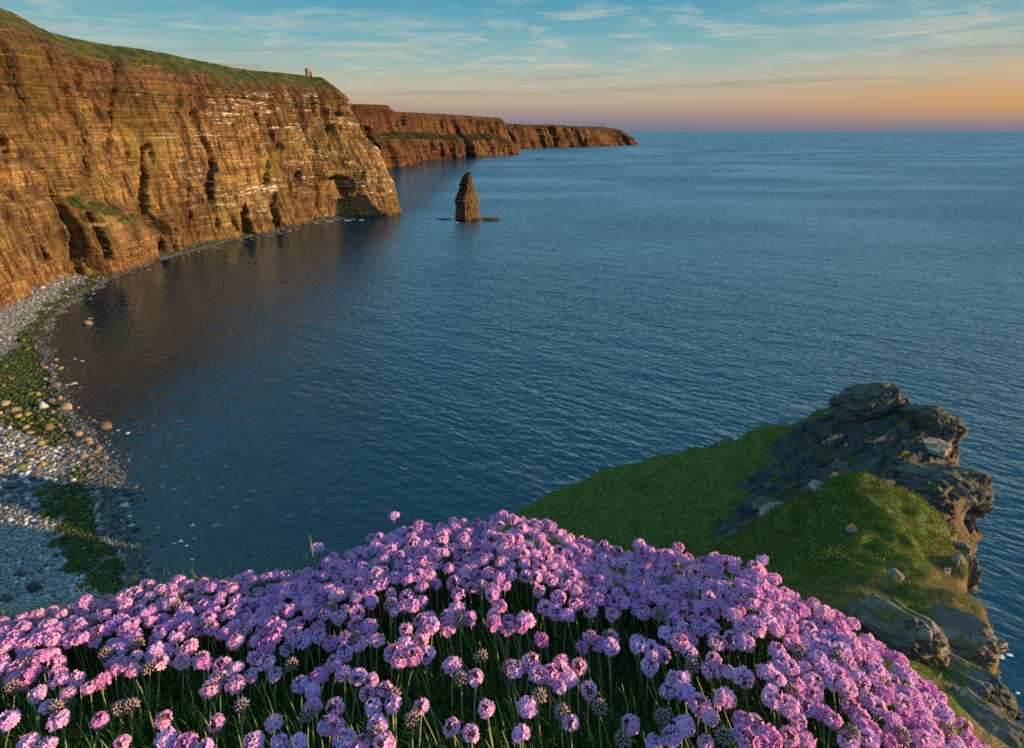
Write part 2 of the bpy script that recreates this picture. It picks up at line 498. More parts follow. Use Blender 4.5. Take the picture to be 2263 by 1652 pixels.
M_TURF = make_blade_mat('turf_blades', (0.095, 0.145, 0.02), (0.20, 0.225, 0.045), (0.44, 0.34, 0.14), 0.5)
M_BLADE = make_blade_mat('cushion_leaves', (0.035, 0.085, 0.018), (0.075, 0.15, 0.032), (0.19, 0.22, 0.06), 0.35)


def make_petal_mat(name, rnd_attr, cols=((0.83, 0.37, 0.77), (0.90, 0.42, 0.75), (0.95, 0.49, 0.74))):
    m, t = newmat(name)
    r = t.attr('rnd') if rnd_attr else t.n('ShaderNodeObjectInfo').outputs['Random']
    col = t.ramp(r, [(0.0, cols[0]), (0.5, cols[1]), (1.0, cols[2])])
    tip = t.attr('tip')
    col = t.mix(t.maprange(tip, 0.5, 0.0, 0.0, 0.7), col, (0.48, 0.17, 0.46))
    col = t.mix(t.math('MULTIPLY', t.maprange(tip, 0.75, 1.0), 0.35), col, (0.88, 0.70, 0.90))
    d = t.n('ShaderNodeBsdfDiffuse', {0: col}).outputs[0]
    tr = t.n('ShaderNodeBsdfTranslucent', {0: col}).outputs[0]
    mx = t.n('ShaderNodeMixShader', {0: 0.38, 1: d, 2: tr}).outputs[0]
    t.n('ShaderNodeOutputMaterial', {0: mx})
    return m


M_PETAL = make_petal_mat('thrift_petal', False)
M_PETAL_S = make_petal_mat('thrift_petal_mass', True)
M_CALYX = simple('thrift_calyx', (0.21, 0.13, 0.17), 0.8, 0.5, 300)
M_BRACT = simple('thrift_bract', (0.30, 0.16, 0.06), 0.8, 0.4, 200)
M_STEM = simple('thrift_stem', (0.20, 0.24, 0.085), 0.7, 0.3, 60)
M_SPENT = simple('spent_thrift', (0.30, 0.20, 0.19), 0.9, 0.5, 400)
M_SOIL = simple('mound_soil', (0.022, 0.030, 0.010), 0.95, 0.5, 30)
M_TOWER = simple('tower_stone', (0.30, 0.21, 0.13), 0.9, 0.3, 0.8)
M_DARKROCK = simple('tower_opening', (0.03, 0.025, 0.02), 0.9, 0.2, 1)
M_FOAM = simple('sea_foam', (0.8, 0.82, 0.84), 0.8, 0.1, 1)
M_YEL = simple('yellow_petals', (0.75, 0.52, 0.03), 0.7, 0.2, 20)
M_CLOTH = [simple('clothing_' + n, c, 0.9, 0.2, 5) for n, c in (('dark', (0.04, 0.04, 0.05)), ('navy', (0.04, 0.05, 0.10)), ('rust', (0.15, 0.06, 0.04)))]

# ------------------------------------------------------------------ sea, beach and sea bed
SHORE_PX = [(360, 1480), (335, 1330), (318, 1250), (292, 1170), (262, 1100), (235, 1020), (185, 955), (145, 905), (122, 850), (98, 795), (92, 745), (128, 692),
            (195, 643), (275, 603), (335, 580), (400, 561), (470, 541), (520, 531), (600, 512), (700, 489), (790, 479), (866, 476)]
shore = SEA(*np.array(SHORE_PX, float).T)[:, :2]
shore = np.vstack([[-60, 20], [-85, 70], shore[:-1], [-205, 938], [-215, 1010], [-280, 1150]])


def shore_sd(x, y):
    """signed distance to the water's edge, + on land"""
    P = np.stack([x, y], -1)
    best = np.full(x.shape, 1e9)
    sgn = np.ones(x.shape)
    for a, b in zip(shore[:-1], shore[1:]):
        ab = b - a
        t = np.clip(((P - a) @ ab) / (ab @ ab), 0, 1)
        q = P - (a + t[..., None] * ab)
        dd = np.hypot(q[..., 0], q[..., 1])
        cr = ab[0] * (P[..., 1] - a[1]) - ab[1] * (P[..., 0] - a[0])
        upd = dd < best
        best = np.where(upd, dd, best)
        sgn = np.where(upd, np.sign(cr), sgn)
    return best * sgn


def beach_z(x, y):
    s = shore_sd(x, y)
    n = fbm(x / 14, y / 14, o=4)
    s = s + 5.0 * fbm(x / 11, y / 11, 3.3, 3)
    land = 0.075 * np.maximum(s, 0) + 0.0006 * np.maximum(s, 0) ** 2
    sea = 0.032 * np.minimum(s, 0) - 0.0003 * np.minimum(s, 0) ** 2
    return np.clip(land, 0, 14) + np.clip(sea, -14, 0) + n * 0.30 * sstep(-60, 10, s) + 0.05, s


gx = np.concatenate([np.arange(-520, -30, 1.5), np.arange(-30, 40, 6)])
gy = np.concatenate([np.arange(10, 620, 1.5), np.arange(620, 960, 6)])
X, Y = np.meshgrid(gx, gy)
Zb, Sb = beach_z(X, Y)
pxb, pyb, _ = proj(np.stack([X, Y, Zb], -1))


def algae_at(px, py, s):
    """how green the stones are: a band along the water's edge and a patch in the upper beach"""
    edge = np.interp(py, [600, 640, 700, 760, 850, 1000, 1100, 1200, 1300], [20, 14, 8, 7, 24, 6, 14, 14, 6])
    start = np.interp(py, [600, 700, 850, 1000, 1100, 1200, 1300], [3, 2, 2, 3, 9, 8, 4])
    band = sstep(start - 4, start + 3, s) * (1 - sstep(edge, edge + 14, s))
    patch = np.exp(-(((px - 40) / 80) ** 2 + ((py - 880) / 70) ** 2)) * 1.1
    return np.clip(band * np.interp(py, [600, 720, 800, 960, 1010, 1080], [0.7, 0.75, 1.0, 0.8, 0.25, 1.0]) + patch, 0, 1)


alg = algae_at(pxb, pyb, Sb) - 0.08 + 0.6 * fbm(X / 7, Y / 7, 8.0, 4)
beach = link('beach', mesh_np('beach', np.stack([X, Y, Zb], -1).reshape(-1, 3), grid_faces(*X.shape), M_BEACH, True, {'algae': alg.ravel()}), kind='structure')

ax = np.concatenate([[-90000, -30000, -9000, -3000, -1200, -700], np.arange(-520, -30, 5), np.arange(-30, 100, 20), [200, 500, 1200, 3000, 9000, 30000, 90000]])
ay = np.concatenate([[-20000, -4000, -800, -200], np.arange(0, 620, 5), [640, 700, 800, 960, 1500, 3000, 9000, 30000, 120000]])
XS, YS = np.meshgrid(ax, ay)
zz_, ss_ = beach_z(XS, YS)
dep = np.where((XS < 60) & (XS > -600) & (YS > 0) & (YS < 960), np.clip(-zz_, 0, 30), 30.0)
dep = np.maximum(dep, 0.0)
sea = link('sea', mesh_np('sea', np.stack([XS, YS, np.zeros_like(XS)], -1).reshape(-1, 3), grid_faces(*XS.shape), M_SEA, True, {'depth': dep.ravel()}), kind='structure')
bed = link('seabed', mesh_np('seabed', np.array([[-90000, -20000, -15], [90000, -20000, -15], [90000, 120000, -15], [-90000, 120000, -15]]), np.array([[0, 1, 2, 3]]), simple('seabed_dark', (0.02, 0.03, 0.04))), kind='structure')


# ------------------------------------------------------------------ cliffs
def catmull(P, step):
    P = np.asarray(P, float)
    Q = np.vstack([2 * P[0] - P[1], P, 2 * P[-1] - P[-2]])
    out = []
    for i in range(1, len(Q) - 2):
        p0, p1, p2, p3 = Q[i - 1:i + 3]
        n = max(2, int(np.linalg.norm((p2 - p1)[:2]) / step * 3))
        t = np.linspace(0, 1, n, endpoint=False)[:, None]
        out.append(0.5 * (2 * p1 + (p2 - p0) * t + (2 * p0 - 5 * p1 + 4 * p2 - p3) * t ** 2 + (3 * p1 - p0 - 3 * p2 + p3) * t ** 3))
    out = np.vstack(out + [P[-1:]])
    s = np.concatenate([[0], np.cumsum(np.linalg.norm(np.diff(out[:, :2], axis=0), axis=1))])
    m = int(s[-1] / step) + 1
    si = np.linspace(0, s[-1], m)
    return np.stack([np.interp(si, s, out[:, k]) for k in range(out.shape[1])], -1), si


def poly_dist(px, py, pts):
    best = np.full(px.shape, 1e9)
    P = np.stack([px, py], -1)
    for a, b in zip(pts[:-1], pts[1:]):
        a, b = np.array(a, float), np.array(b, float)
        ab = b - a
        t = np.clip(((P - a) @ ab) / (ab @ ab), 0, 1)
        q = P - (a + t[..., None] * ab)
        best = np.minimum(best, np.hypot(q[..., 0], q[..., 1]))
    return best


def build_cliff(name, base, step, nh, top_px, top_py, insets, mat, sc=1.0, seed=1.0, feats=(), extra=None, guano=None, flat_top=None, cap0=0.935):
    """base rows: x, y, inset direction angle (deg), headland weight"""
    B, s = catmull(base, step)
    ang = np.radians(B[:, 2])
    D = np.stack([np.cos(ang), np.sin(ang)], -1)          # inland
    hw = np.clip(B[:, 3], 0, 1)
    zf = np.linspace(0, 1, nh)
    gen_i = np.interp(zf, *insets[0])
    head_i = np.interp(zf, *insets[1])
    IN = gen_i[None] * (1 - hw[:, None]) + head_i[None] * hw[:, None]
    # top height so that the cliff's crest stands where the photograph shows it
    top_xy = B[:, :2] + D * IN[:, -1:]
    z = np.full(len(B), 205.0)
    for _ in range(12):
        p, _, _ = proj(np.column_stack([top_xy, z]))
        ty = np.interp(p, top_px, top_py)
        yv, zv = top_xy[:, 1], None
        tv = (H0 / 2 - ty) / FPX
        zn = CAMZ + yv * (-SP + tv * CP) / (CP + tv * SP)
        z = 0.5 * z + 0.5 * np.clip(zn, 60, 260)
    if flat_top is not None:
        bad = flat_top(B)
        z = np.where(np.isnan(bad), z, bad)
    k = max(3, int(25 * sc / step))
    zpad = np.pad(z, k, mode='edge')
    z = np.convolve(zpad, np.ones(2 * k + 1) / (2 * k + 1), 'valid') if sc >= 1 else z
    Z = z[:, None] * zf[None] - 3 * (1 - zf[None])
    S = np.repeat(s[:, None], nh, 1)
    base3 = np.stack([B[:, None, 0] + D[:, None, 0] * IN, B[:, None, 1] + D[:, None, 1] * IN, Z], -1)
    px, py, _ = proj(base3)
    rs = np.random.RandomState(int(seed * 13) + 5)
    # beds
    bedc = Z + 3 * sc * fbm(S / (110 * sc), seed, 0, 2)
    edges = np.cumsum(rs.uniform(1.5, 9.0, 400) * sc)
    idx = np.searchsorted(edges, bedc.ravel() + 8).reshape(bedc.shape)
    rb = rs.normal(size=500)
    beds = rb[idx] * 0.5 + perlin(S / (16 * sc), idx * 7.31, seed) * 2.4
    # joints
    jc = S + 3 * sc * fbm(S / (30 * sc), Z / (60 * sc), seed, 3) + Z * 0.05
    je = np.cumsum(rs.uniform(2.0, 11.0, 2000) * sc)
    jdx = np.searchsorted(je, jc.ravel() + 5).reshape(jc.shape)
    rj = rs.normal(size=2500)
    joints = rj[jdx] * 1.7 + perlin(jdx * 3.77, Z / (62 * sc), seed + 2) * 7.0
    butt = 9 * fbm(S / (75 * sc), Z / (260 * sc), seed + 4, 3) + 15.0 * ridged(S / (36 * sc) + 0.35 * fbm(Z / (60 * sc), S / 60, seed, 2), Z / (190 * sc), seed + 6, 4) - 10.5
    fine = 2.4 * fbm(S / (4 * sc), Z / (15 * sc), seed + 8, 4)
    body = sstep(0.0, 0.06, zf)[None] * 0.6 + 0.4
    cap = 1 - sstep(0.86, 0.94, zf)[None]
    disp = (beds * 1.0 + joints + fine) * sc * (0.25 + 0.75 * cap) * body + butt * sc * (0.3 + 0.7 * cap)
    for pts, wd, dp in feats:
        y0, y1 = min(q[1] for q in pts), max(q[1] for q in pts)
        tt = np.clip((py - y0) / max(y1 - y0, 1), 0, 1)
        wv = 1.6 * wd * (0.35 + 0.65 * tt) * (1 + 0.4 * fbm(px / 60, py / 30, seed + 3 + dp, 3))
        dist = poly_dist(px + 0.35 * wd * fbm(py / 22, px / 80, seed + dp, 3), py, pts) + 0.12 * wd * fbm(px / 5, py / 9, seed + 11, 3)
        disp = disp - 1.4 * dp * (0.55 + 0.45 * tt) * (1 - sstep(wv * 0.40, wv * 0.56, dist))
    if extra is not None:
        disp = disp + extra(px, py, Z, S)
    out = base3.copy()
    out[..., 0] -= D[:, None, 0] * disp
    out[..., 1] -= D[:, None, 1] * disp
    out[..., 2] += 0.8 * sc * fbm(S / (9 * sc), zf[None] * 20, seed + 9, 3) * sstep(0.8, 1, zf)[None] * (0 if sc > 2 else 1)
    # plateau behind the crest
    pl = []
    for dd, dr in ((15, 1.5), (60, 9), (220, 34), (600, 70)):
        q = out[:, -1].copy()
        q[:, 0] += D[:, 0] * dd * sc ** 0.3
        q[:, 1] += D[:, 1] * dd * sc ** 0.3
        q[:, 2] -= dr
        pl.append(q)
    full = np.concatenate([out] + [q[:, None] for q in pl], 1)
    du = np.gradient(full, axis=0)
    dv = np.gradient(full, axis=1)
    nrm = np.cross(du, dv)
    nz = np.abs(nrm[..., 2]) / (np.linalg.norm(nrm, axis=-1) + 1e-9)
    ker = np.ones(7) / 7
    for _ in range(2):
        nz = np.apply_along_axis(lambda a: np.convolve(np.pad(a, 3, 'edge'), ker, 'valid'), 0, nz)
    zf_full = np.concatenate([zf, [1.05] * 4])
    gr = sstep(0.52, 0.80, nz) * sstep(5, 16, full[..., 2]) * 0.9
    capn = zf_full[None] + 0.085 * fbm(full[..., 0] / 38, full[..., 1] / 38, full[..., 2] / 60, 4)
    fpx = proj(full)[0]
    gr = np.maximum(gr, sstep(cap0, cap0 + 0.06, capn) * (sstep(60, 90, fpx) * 0.9 + 0.1 if sc < 1.01 else 1))
    ga = guano(px, py) if guano is not None else np.zeros_like(px)
    ga = np.concatenate([ga, np.zeros((len(B), 4))], 1)
    me = mesh_np(name, full.reshape(-1, 3), grid_faces(full.shape[0], full.shape[1]), mat, sc < 1.01 and False, {'grass': gr.ravel(), 'guano': ga.ravel()})
    o = link(name, me, kind='structure')
    return o, out


def W(px, py):
    p = SEA(px, py)
    return [float(p[0]), float(p[1])]


def tag_row(px, py, a, h): return W(px, py) + [a, h]


ins_gen = ([0, 0.03, 0.3, 0.6, 0.84, 0.92, 1.0], [0, 2, 11, 22, 34, 48, 70])
ins_head = ([0, 0.05, 0.24, 0.43, 0.50, 0.60, 0.80, 0.92, 1.0], [0, 3, 11, 30, 42, 56, 72, 88, 112])
main_base = [[-190, 10, 200, 0], [-262, 90, 190, 0], [-318, 190, 182, 0], [-378, 320, 170, 0], [-430, 430, 158, 0], tag_row(0, 690, 153, 0), tag_row(130, 622, 152, 0), tag_row(250, 596, 152, 0),
             tag_row(330, 566, 152, 0), tag_row(410, 548, 151, 0), tag_row(520, 529, 150, 0), tag_row(600, 510, 150, 0), tag_row(700, 491, 150, 0.05), tag_row(790, 481, 152, 0.45), tag_row(850, 477.5, 156, 0.95),
             tag_row(866, 475, 162, 1.0), [-186, 990, 176, 1.0], [-235, 1090, 190, 0.8], [-340, 1230, 200, 0.5], [-480, 1400, 205, 0.2], [-640, 1600, 205, 0]]
TOPX = [-600, 0, 30, 55, 74, 85, 200, 330, 440, 540, 620, 680, 720, 742, 752, 766, 800, 1200]
TOPY = [-40, 14, 26, 42, 58, 64, 94, 111, 134, 155, 161, 168, 173, 179, 190, 214, 216, 216]


def main_extra(px, py, Z, S):
    # lower spur with turf shoulders
    line = np.interp(px, [-200, 60, 150, 250, 330, 345, 400, 440, 470], [440, 420, 420, 450, 482, 462, 482, 520, 560])
    amp = np.interp(px, [-200, 0, 130, 165, 320, 336, 344, 352, 395, 420, 450], [5, 6, 8, 25, 24, 8, 6, 17, 15, 4, 0])
    e = amp * sstep(line - 6, line + 46, py)
    # deep hollow under the headland, roofed
    cx = (px - 752) / np.interp(py, [380, 420, 480], [26, 44, 52])
    al = (1 - sstep(0.75, 1.05, np.abs(cx))) * sstep(383, 400, py - 6 * np.abs(cx))
    e = e - 24 * al
    # foot buttresses in front of the dark cleft at the water
    for cx0, w0, a0, t0 in ((578, 16, 14, 470), (632, 9, 8, 478), (660, 7, 6, 482), (800, 18, 8, 430), (520, 10, 7, 440)):
        e = e + a0 * np.exp(-((px - cx0) / w0) ** 2) * sstep(t0, t0 + 45, py)
    e = e - 10 * np.exp(-((px - 440) / 42) ** 2) * sstep(470, 520, py) - 7 * np.exp(-((px - 368) / 28) ** 2) * sstep(500, 540, py)
    # projecting prow on the skyline of the headland
    e = e + 7 * np.exp(-((py - 326) / 14.0) ** 2) * sstep(770, 815, px)
    return e


feats = [([(322, 330), (320, 468)], 15, 20), ([(330, 300), (324, 360)], 6, 10), ([(472, 318), (470, 440)], 13, 18), ([(478, 430), (484, 500)], 6, 9), ([(543, 452), (546, 528)], 20, 26), ([(614, 428), (612, 500)], 11, 16),
         ([(98, 375), (118, 440), (150, 520), (160, 600)], 8, 11), ([(170, 470), (196, 530), (205, 560)], 12, 12), ([(258, 140), (252, 260), (240, 330)], 11, 8), ([(425, 420), (426, 480)], 8, 10),
         ([(78, 530), (96, 570)], 12, 10), ([(338, 480), (346, 560)], 10, 10), ([(368, 500), (372, 548)], 7, 9), ([(282, 300), (292, 345)], 7, 8), ([(690, 470), (692, 495)], 7, 8), ([(597, 330), (594, 400)], 8, 8),
         ([(150, 560), (158, 610)], 5, 6), ([(204, 575), (210, 605)], 5, 6), ([(758, 225), (748, 250)], 10, 10), ([(735, 260), (728, 330)], 7, 7), ([(806, 370), (800, 430)], 7, 9), ([(835, 360), (838, 420)], 7, 8),
         ([(10, 300), (22, 360)], 8, 8), ([(45, 300), (55, 350)], 6, 7), ([(190, 310), (200, 390)], 6, 7), ([(660, 340), (655, 400)], 7, 6)]


def main_guano(px, py):
    return np.clip(sstep(330, 480, px) * sstep(180, 215, py) * (1 - sstep(430, 500, py)) + 0.5 * sstep(60, 120, px) * (1 - sstep(270, 300, px)) * sstep(285, 300, py) * (1 - sstep(325, 345, py)) + 0.8 * sstep(690, 780, px) * sstep(330, 400, py), 0, 1)


cliff, cliff_pts = build_cliff('cliff', main_base, 1.15, 250, TOPX, TOPY, (ins_gen, ins_head), M_CLIFF, 1.0, 1.0, feats, main_extra, main_guano,
                               flat_top=lambda B: np.where(B[:, 1] < 440, 205.0, np.nan))
crest = cliff_pts[:, -1]
cpx, cpy, cd = proj(crest)

# second headland and the far point
mid_in = ([0, 0.3, 0.45, 0.6, 0.92, 1.0], [0, 14, 30, 55, 75, 84])
mid_base = [[-900, 1850, 140, 0], [-640, 2150, 140, 0], tag_row(846, 372, 140, 0), tag_row(900, 363.5, 150, 0), tag_row(912, 355, 150, 0), tag_row(950, 351.5, 140, 0), tag_row(1000, 348, 135, 0), tag_row(1060, 345, 135, 0), tag_row(1110, 342.5, 140, 0.3),
            tag_row(1138, 341, 150, 1.0), [10, 3760, 180, 1], [-140, 3950, 200, 0.5], [-500, 4200, 210, 0]]
MTX = [700, 780, 800, 862, 868, 890, 960, 1040, 1100, 1112, 1122, 1128, 1140, 1300]
MTY = [231, 231, 230, 233, 246, 248, 251, 256, 261, 262, 270, 280, 290, 292]
mid_feats = [([(812, 285), (820, 330)], 16, 60), ([(892, 250), (890, 275)], 6, 30), ([(955, 315), (962, 345)], 4, 30), ([(984, 290), (986, 312)], 3, 25), ([(1045, 305), (1052, 322)], 4, 25), ([(1030, 335), (1031, 345)], 3, 20)]


def mid_extra(px, py, Z, S):
    line = np.interp(px, [780, 880, 920, 1000, 1080, 1130], [300, 292, 294, 300, 296, 310])
    return 45 * sstep(line - 4, line + 16, py) * np.interp(px, [780, 860, 900, 1120, 1140], [0.2, 0.5, 1, 1, 0.3])


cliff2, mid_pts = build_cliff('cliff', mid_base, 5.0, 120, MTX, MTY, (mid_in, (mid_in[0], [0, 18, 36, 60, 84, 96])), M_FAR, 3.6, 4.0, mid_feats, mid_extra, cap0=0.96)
far_in = ([0, 0.4, 0.6, 0.92, 1.0], [0, 26, 48, 74, 90])
far_base = [[-500, 4900, 140, 0], tag_row(1120, 329.8, 135, 0), tag_row(1180, 328, 130, 0), tag_row(1260, 325.5, 130, 0), tag_row(1330, 323.5, 130, 0.2), tag_row(1385, 321.5, 135, 0.9), tag_row(1400, 320.2, 150, 1.0), [1230, 6250, 190, 1], [900, 6700, 210, 0.5], [200, 7200, 210, 0]]
FTX = [1000, 1130, 1180, 1232, 1236, 1300, 1340, 1345, 1358, 1364, 1372, 1385, 1400, 1500]
FTY = [274, 274, 276, 275, 278, 280, 281, 284, 285, 281, 288, 296, 306, 310]
far_feats = [([(1229, 300), (1229, 323)], 7, 90), ([(1262, 315), (1262, 325)], 6, 60), ([(1288, 312), (1292, 323)], 5, 60), ([(1200, 300), (1199, 315)], 3, 50), ([(1140, 277), (1134, 290)], 6, 60), ([(1378, 310), (1379, 322)], 4, 50)]
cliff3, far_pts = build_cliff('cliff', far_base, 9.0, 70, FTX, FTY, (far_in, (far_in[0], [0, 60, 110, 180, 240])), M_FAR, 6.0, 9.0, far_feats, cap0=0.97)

# ------------------------------------------------------------------ sea stack with its ledges
rs = np.random.RandomState(3)
SD = 855.0
bx, by = W(1031, 490)


def dispx(x, y): return (840 + x * 0.35352) * 0.88398, (150 + y * 0.35352) * 0.88398


prof = [(1130, 832, 1032), (1110, 838, 1010), (1080, 845, 1006), (1030, 842, 1010), (1000, 838, 1014), (985, 838, 1012), (965, 845, 1004), (950, 850, 1004), (930, 868, 988), (910, 876, 978), (890, 878, 972), (865, 880, 968), (850, 888, 966), (830, 896, 962), (812, 915, 960), (800, 938, 958), (796, 944, 955)]
zz0, ll, rr = [], [], []
for yy, l, r in prof:
    xl, yd = dispx(l, yy)
    xr, _ = dispx(r, yy)
    r3 = PT(np.array(1031.0), np.array(yd), np.array(1.0))
    zz0.append(CAMZ + (r3[2] - CAMZ) * by / r3[1])
    ll.append((xl - 1031) / FPX * SD)
    rr.append((xr - 1031) / FPX * SD)
zz0 = np.array(zz0)
zz0[0] = -2
NR, NA = 170, 130
zr = np.linspace(-2, zz0.max(), NR)
zst = np.round(zr / 2.6 + 0.3 * perlin(zr / 3.0, 4.0)) * 2.6 * 0.6 + zr * 0.4          # stepped beds
L, R = np.interp(zst, zz0, ll), np.interp(zst, zz0, rr)
th = np.linspace(0, 2 * np.pi, NA, endpoint=False)
ct, st_ = np.cos(th), np.sin(th)
ZZ, TH = np.meshgrid(zr, th, indexing='ij')
PHI = np.radians(38 + 26 * sstep(36, 58, ZZ))
sq = np.minimum(1.0 / np.maximum(np.abs(np.cos(TH - PHI)), np.abs(np.sin(TH - PHI))), 1.34) / 1.33      # a corner turned to the shore
edges = np.cumsum(rs.uniform(0.8, 2.6, 80))
ib = np.searchsorted(edges, ZZ.ravel() + 3 + 0.6 * perlin(TH.ravel() * 2, 3)).reshape(ZZ.shape)
rb = rs.normal(size=120)
off = rb[ib] * 0.55 + perlin(np.cos(TH) * 2.2, np.sin(TH) * 2.2, ib * 3.1) * 1.3 + fbm(np.cos(TH) * 5, np.sin(TH) * 5, ZZ / 5, 4) * 1.1 - 1.2 * sstep(0.6, 0.9, ridged(np.cos(TH) * 2.0, np.sin(TH) * 2.0, ZZ / 20, 2))
half = (R - L)[:, None] / 2
rad = np.maximum(half * sq * 1.0 + 1.25 * off * sstep(0.3, 3, half) * (0.75 + 0.25 * sstep(5, 12, half)), 0.2)
cxm = (R + L)[:, None] / 2
deep = np.interp(zr, [0, 30, 50, 75], [1.0, 0.95, 0.9, 1.1])[:, None]
VX = bx + cxm + rad * ct[None]
VY = by + 14 + rad * st_[None] * deep
V = np.stack([VX, VY, ZZ], -1)
idx = np.arange(NR * NA).reshape(NR, NA)
idw = np.concatenate([idx, idx[:, :1]], 1)
F = np.stack([idw[:-1, :-1], idw[:-1, 1:], idw[1:, 1:], idw[1:, :-1]], -1).reshape(-1, 4)
gs = sstep(38, 60, ZZ) * 0.42 + 0.1
gu = 0.7 * sstep(5, 14, ZZ) * (1 - sstep(36, 44, ZZ))
stack_root = link('sea_stack', None, label='tall layered rock pillar standing alone in the sea off the headland', cat='sea stack', loc=(bx, by, 0))
me = mesh_np('rock_pillar', V.reshape(-1, 3) - np.array([bx, by, 0]), F, M_STACK, False, {'grass': gs.ravel(), 'guano': gu.ravel()})
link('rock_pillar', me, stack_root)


def slab_mesh(name, lx, ly, lz, seed, mat, n=26):
    """low irregular rock platform"""
    r = np.random.RandomState(seed)
    rows = []
    prof_ = [(1.0, -0.6), (1.0, 0.15), (0.96, 0.55), (0.86, 0.9), (0.45, 1.0), (0.0, 1.05)]
    a = np.linspace(0, 2 * np.pi, n, endpoint=False)
    for q, h in prof_:
        k = q * (1 + 0.35 * fbm(np.cos(a) * 1.6 + seed, np.sin(a) * 1.6, h, 3))
        rows.append(np.stack([lx * k * np.cos(a), ly * k * np.sin(a), lz * (h + 0.25 * perlin(np.cos(a) * 3 + seed, np.sin(a) * 3, h * 2))], -1))
    V = np.stack(rows)
    i = np.arange(V.shape[0] * n).reshape(-1, n)
    i = np.concatenate([i, i[:, :1]], 1)
    F = np.stack([i[:-1, :-1], i[:-1, 1:], i[1:, 1:], i[1:, :-1]], -1).reshape(-1, 4)
    return mesh_np(name, V.reshape(-1, 3), F, mat, False)


for (px, py, lx, ly, lz, sd_) in ((1082, 487.5, 17, 7, 3.6, 3), (1048, 489.5, 15, 6, 4.2, 5), (985, 486, 9, 3.5, 1.2, 8), (968, 485.5, 4, 2, 0.7, 9)):
    w = W(px, py)
    link('rock_ledge', slab_mesh('rock_ledge', lx, ly, lz, sd_, M_STACK), stack_root, loc=(w[0] - bx, w[1] - by + 4, 0))
w = W(1190, 352)
link('reef', slab_mesh('reef', 22, 60, 1.5, 21, M_STACK), label='low dark reef awash between the stack and the far point', cat='reef', loc=(w[0], w[1], -0.4))


# ------------------------------------------------------------------ rocks from hulls
def hull_rock(seed, n=16, flat=0.65, long=1.25, blocky=0.0):
    r = np.random.RandomState(seed)
    P = r.normal(size=(n, 3))
    P /= np.linalg.norm(P, axis=1)[:, None]
    if blocky:
        P = np.sign(P) * np.abs(P) ** (1 - blocky)
    P *= np.array([long, 1.0, flat]) * r.uniform(0.82, 1.0, (n, 1))
    bm = bmesh.new()
    vsn = [bm.verts.new(p) for p in P]
    bmesh.ops.convex_hull(bm, input=vsn)
    bmesh.ops.delete(bm, geom=[v for v in bm.verts if not v.link_faces], context='VERTS')
    bmesh.ops.triangulate(bm, faces=bm.faces)
    bm.verts.ensure_lookup_table()
    bm.verts.index_update()
    V = np.array([v.co[:] for v in bm.verts])
    F = np.array([[v.index for v in f.verts] for f in bm.faces])
    bm.free()
    return V, F


HULLS = [hull_rock(100 + i, 24 if i % 2 else 18) for i in range(12)]
HULL_S = [hull_rock(300 + i, 10, 0.6) for i in range(8)]


def rough_rock(seed, blocky=0.45, flat=0.7, long=1.3, sub=2, amp=0.10):
    """weathered block: hull, bevelled by subdivision, then worn and bedded"""
    V, F = hull_rock(seed, 18, flat, long, blocky)
    bm = bmesh.new()
    vv = [bm.verts.new(v) for v in V]
    for f in F: bm.faces.new([vv[i] for i in f])
    bmesh.ops.dissolve_limit(bm, angle_limit=math.radians(12), verts=bm.verts, edges=bm.edges)
    bmesh.ops.bevel(bm, geom=bm.edges[:], offset=0.06, segments=1, affect='EDGES', clamp_overlap=True)
    bmesh.ops.triangulate(bm, faces=bm.faces)
    for _ in range(sub):
        bmesh.ops.subdivide_edges(bm, edges=[e for e in bm.edges if e.calc_length() > 0.16], cuts=1, use_grid_fill=False)
        bmesh.ops.triangulate(bm, faces=bm.faces)
    bm.verts.ensure_lookup_table()
    bm.verts.index_update()
    V = np.array([v.co[:] for v in bm.verts])
    F = np.array([[v.index for v in f.verts] for f in bm.faces])
    bm.free()
    n = V / (np.linalg.norm(V, axis=1)[:, None] + 1e-6)
    bed = np.floor(V[:, 2] * 7 + 0.4 * perlin(V[:, 0] * 1.3, V[:, 1] * 1.3, seed))
    a = amp * fbm(V[:, 0] * 2.2, V[:, 1] * 2.2, V[:, 2] * 2.2 + seed, 4) + amp * 0.8 * perlin(bed * 3.7, V[:, 0] * 1.2, seed)
    return V + n * a[:, None] * np.array([1, 1, 0.5]), F


ROUGH = {}
for k in ('pale', 'green', 'brown', 'dark', 'yellow'):
    ROUGH[k] = []
    for i in range(5):
        V, F = HULLS[(i * 2 + len(k)) % 12]
        ROUGH[k].append(mesh_np('boulder', V, F, STONE[k], False))

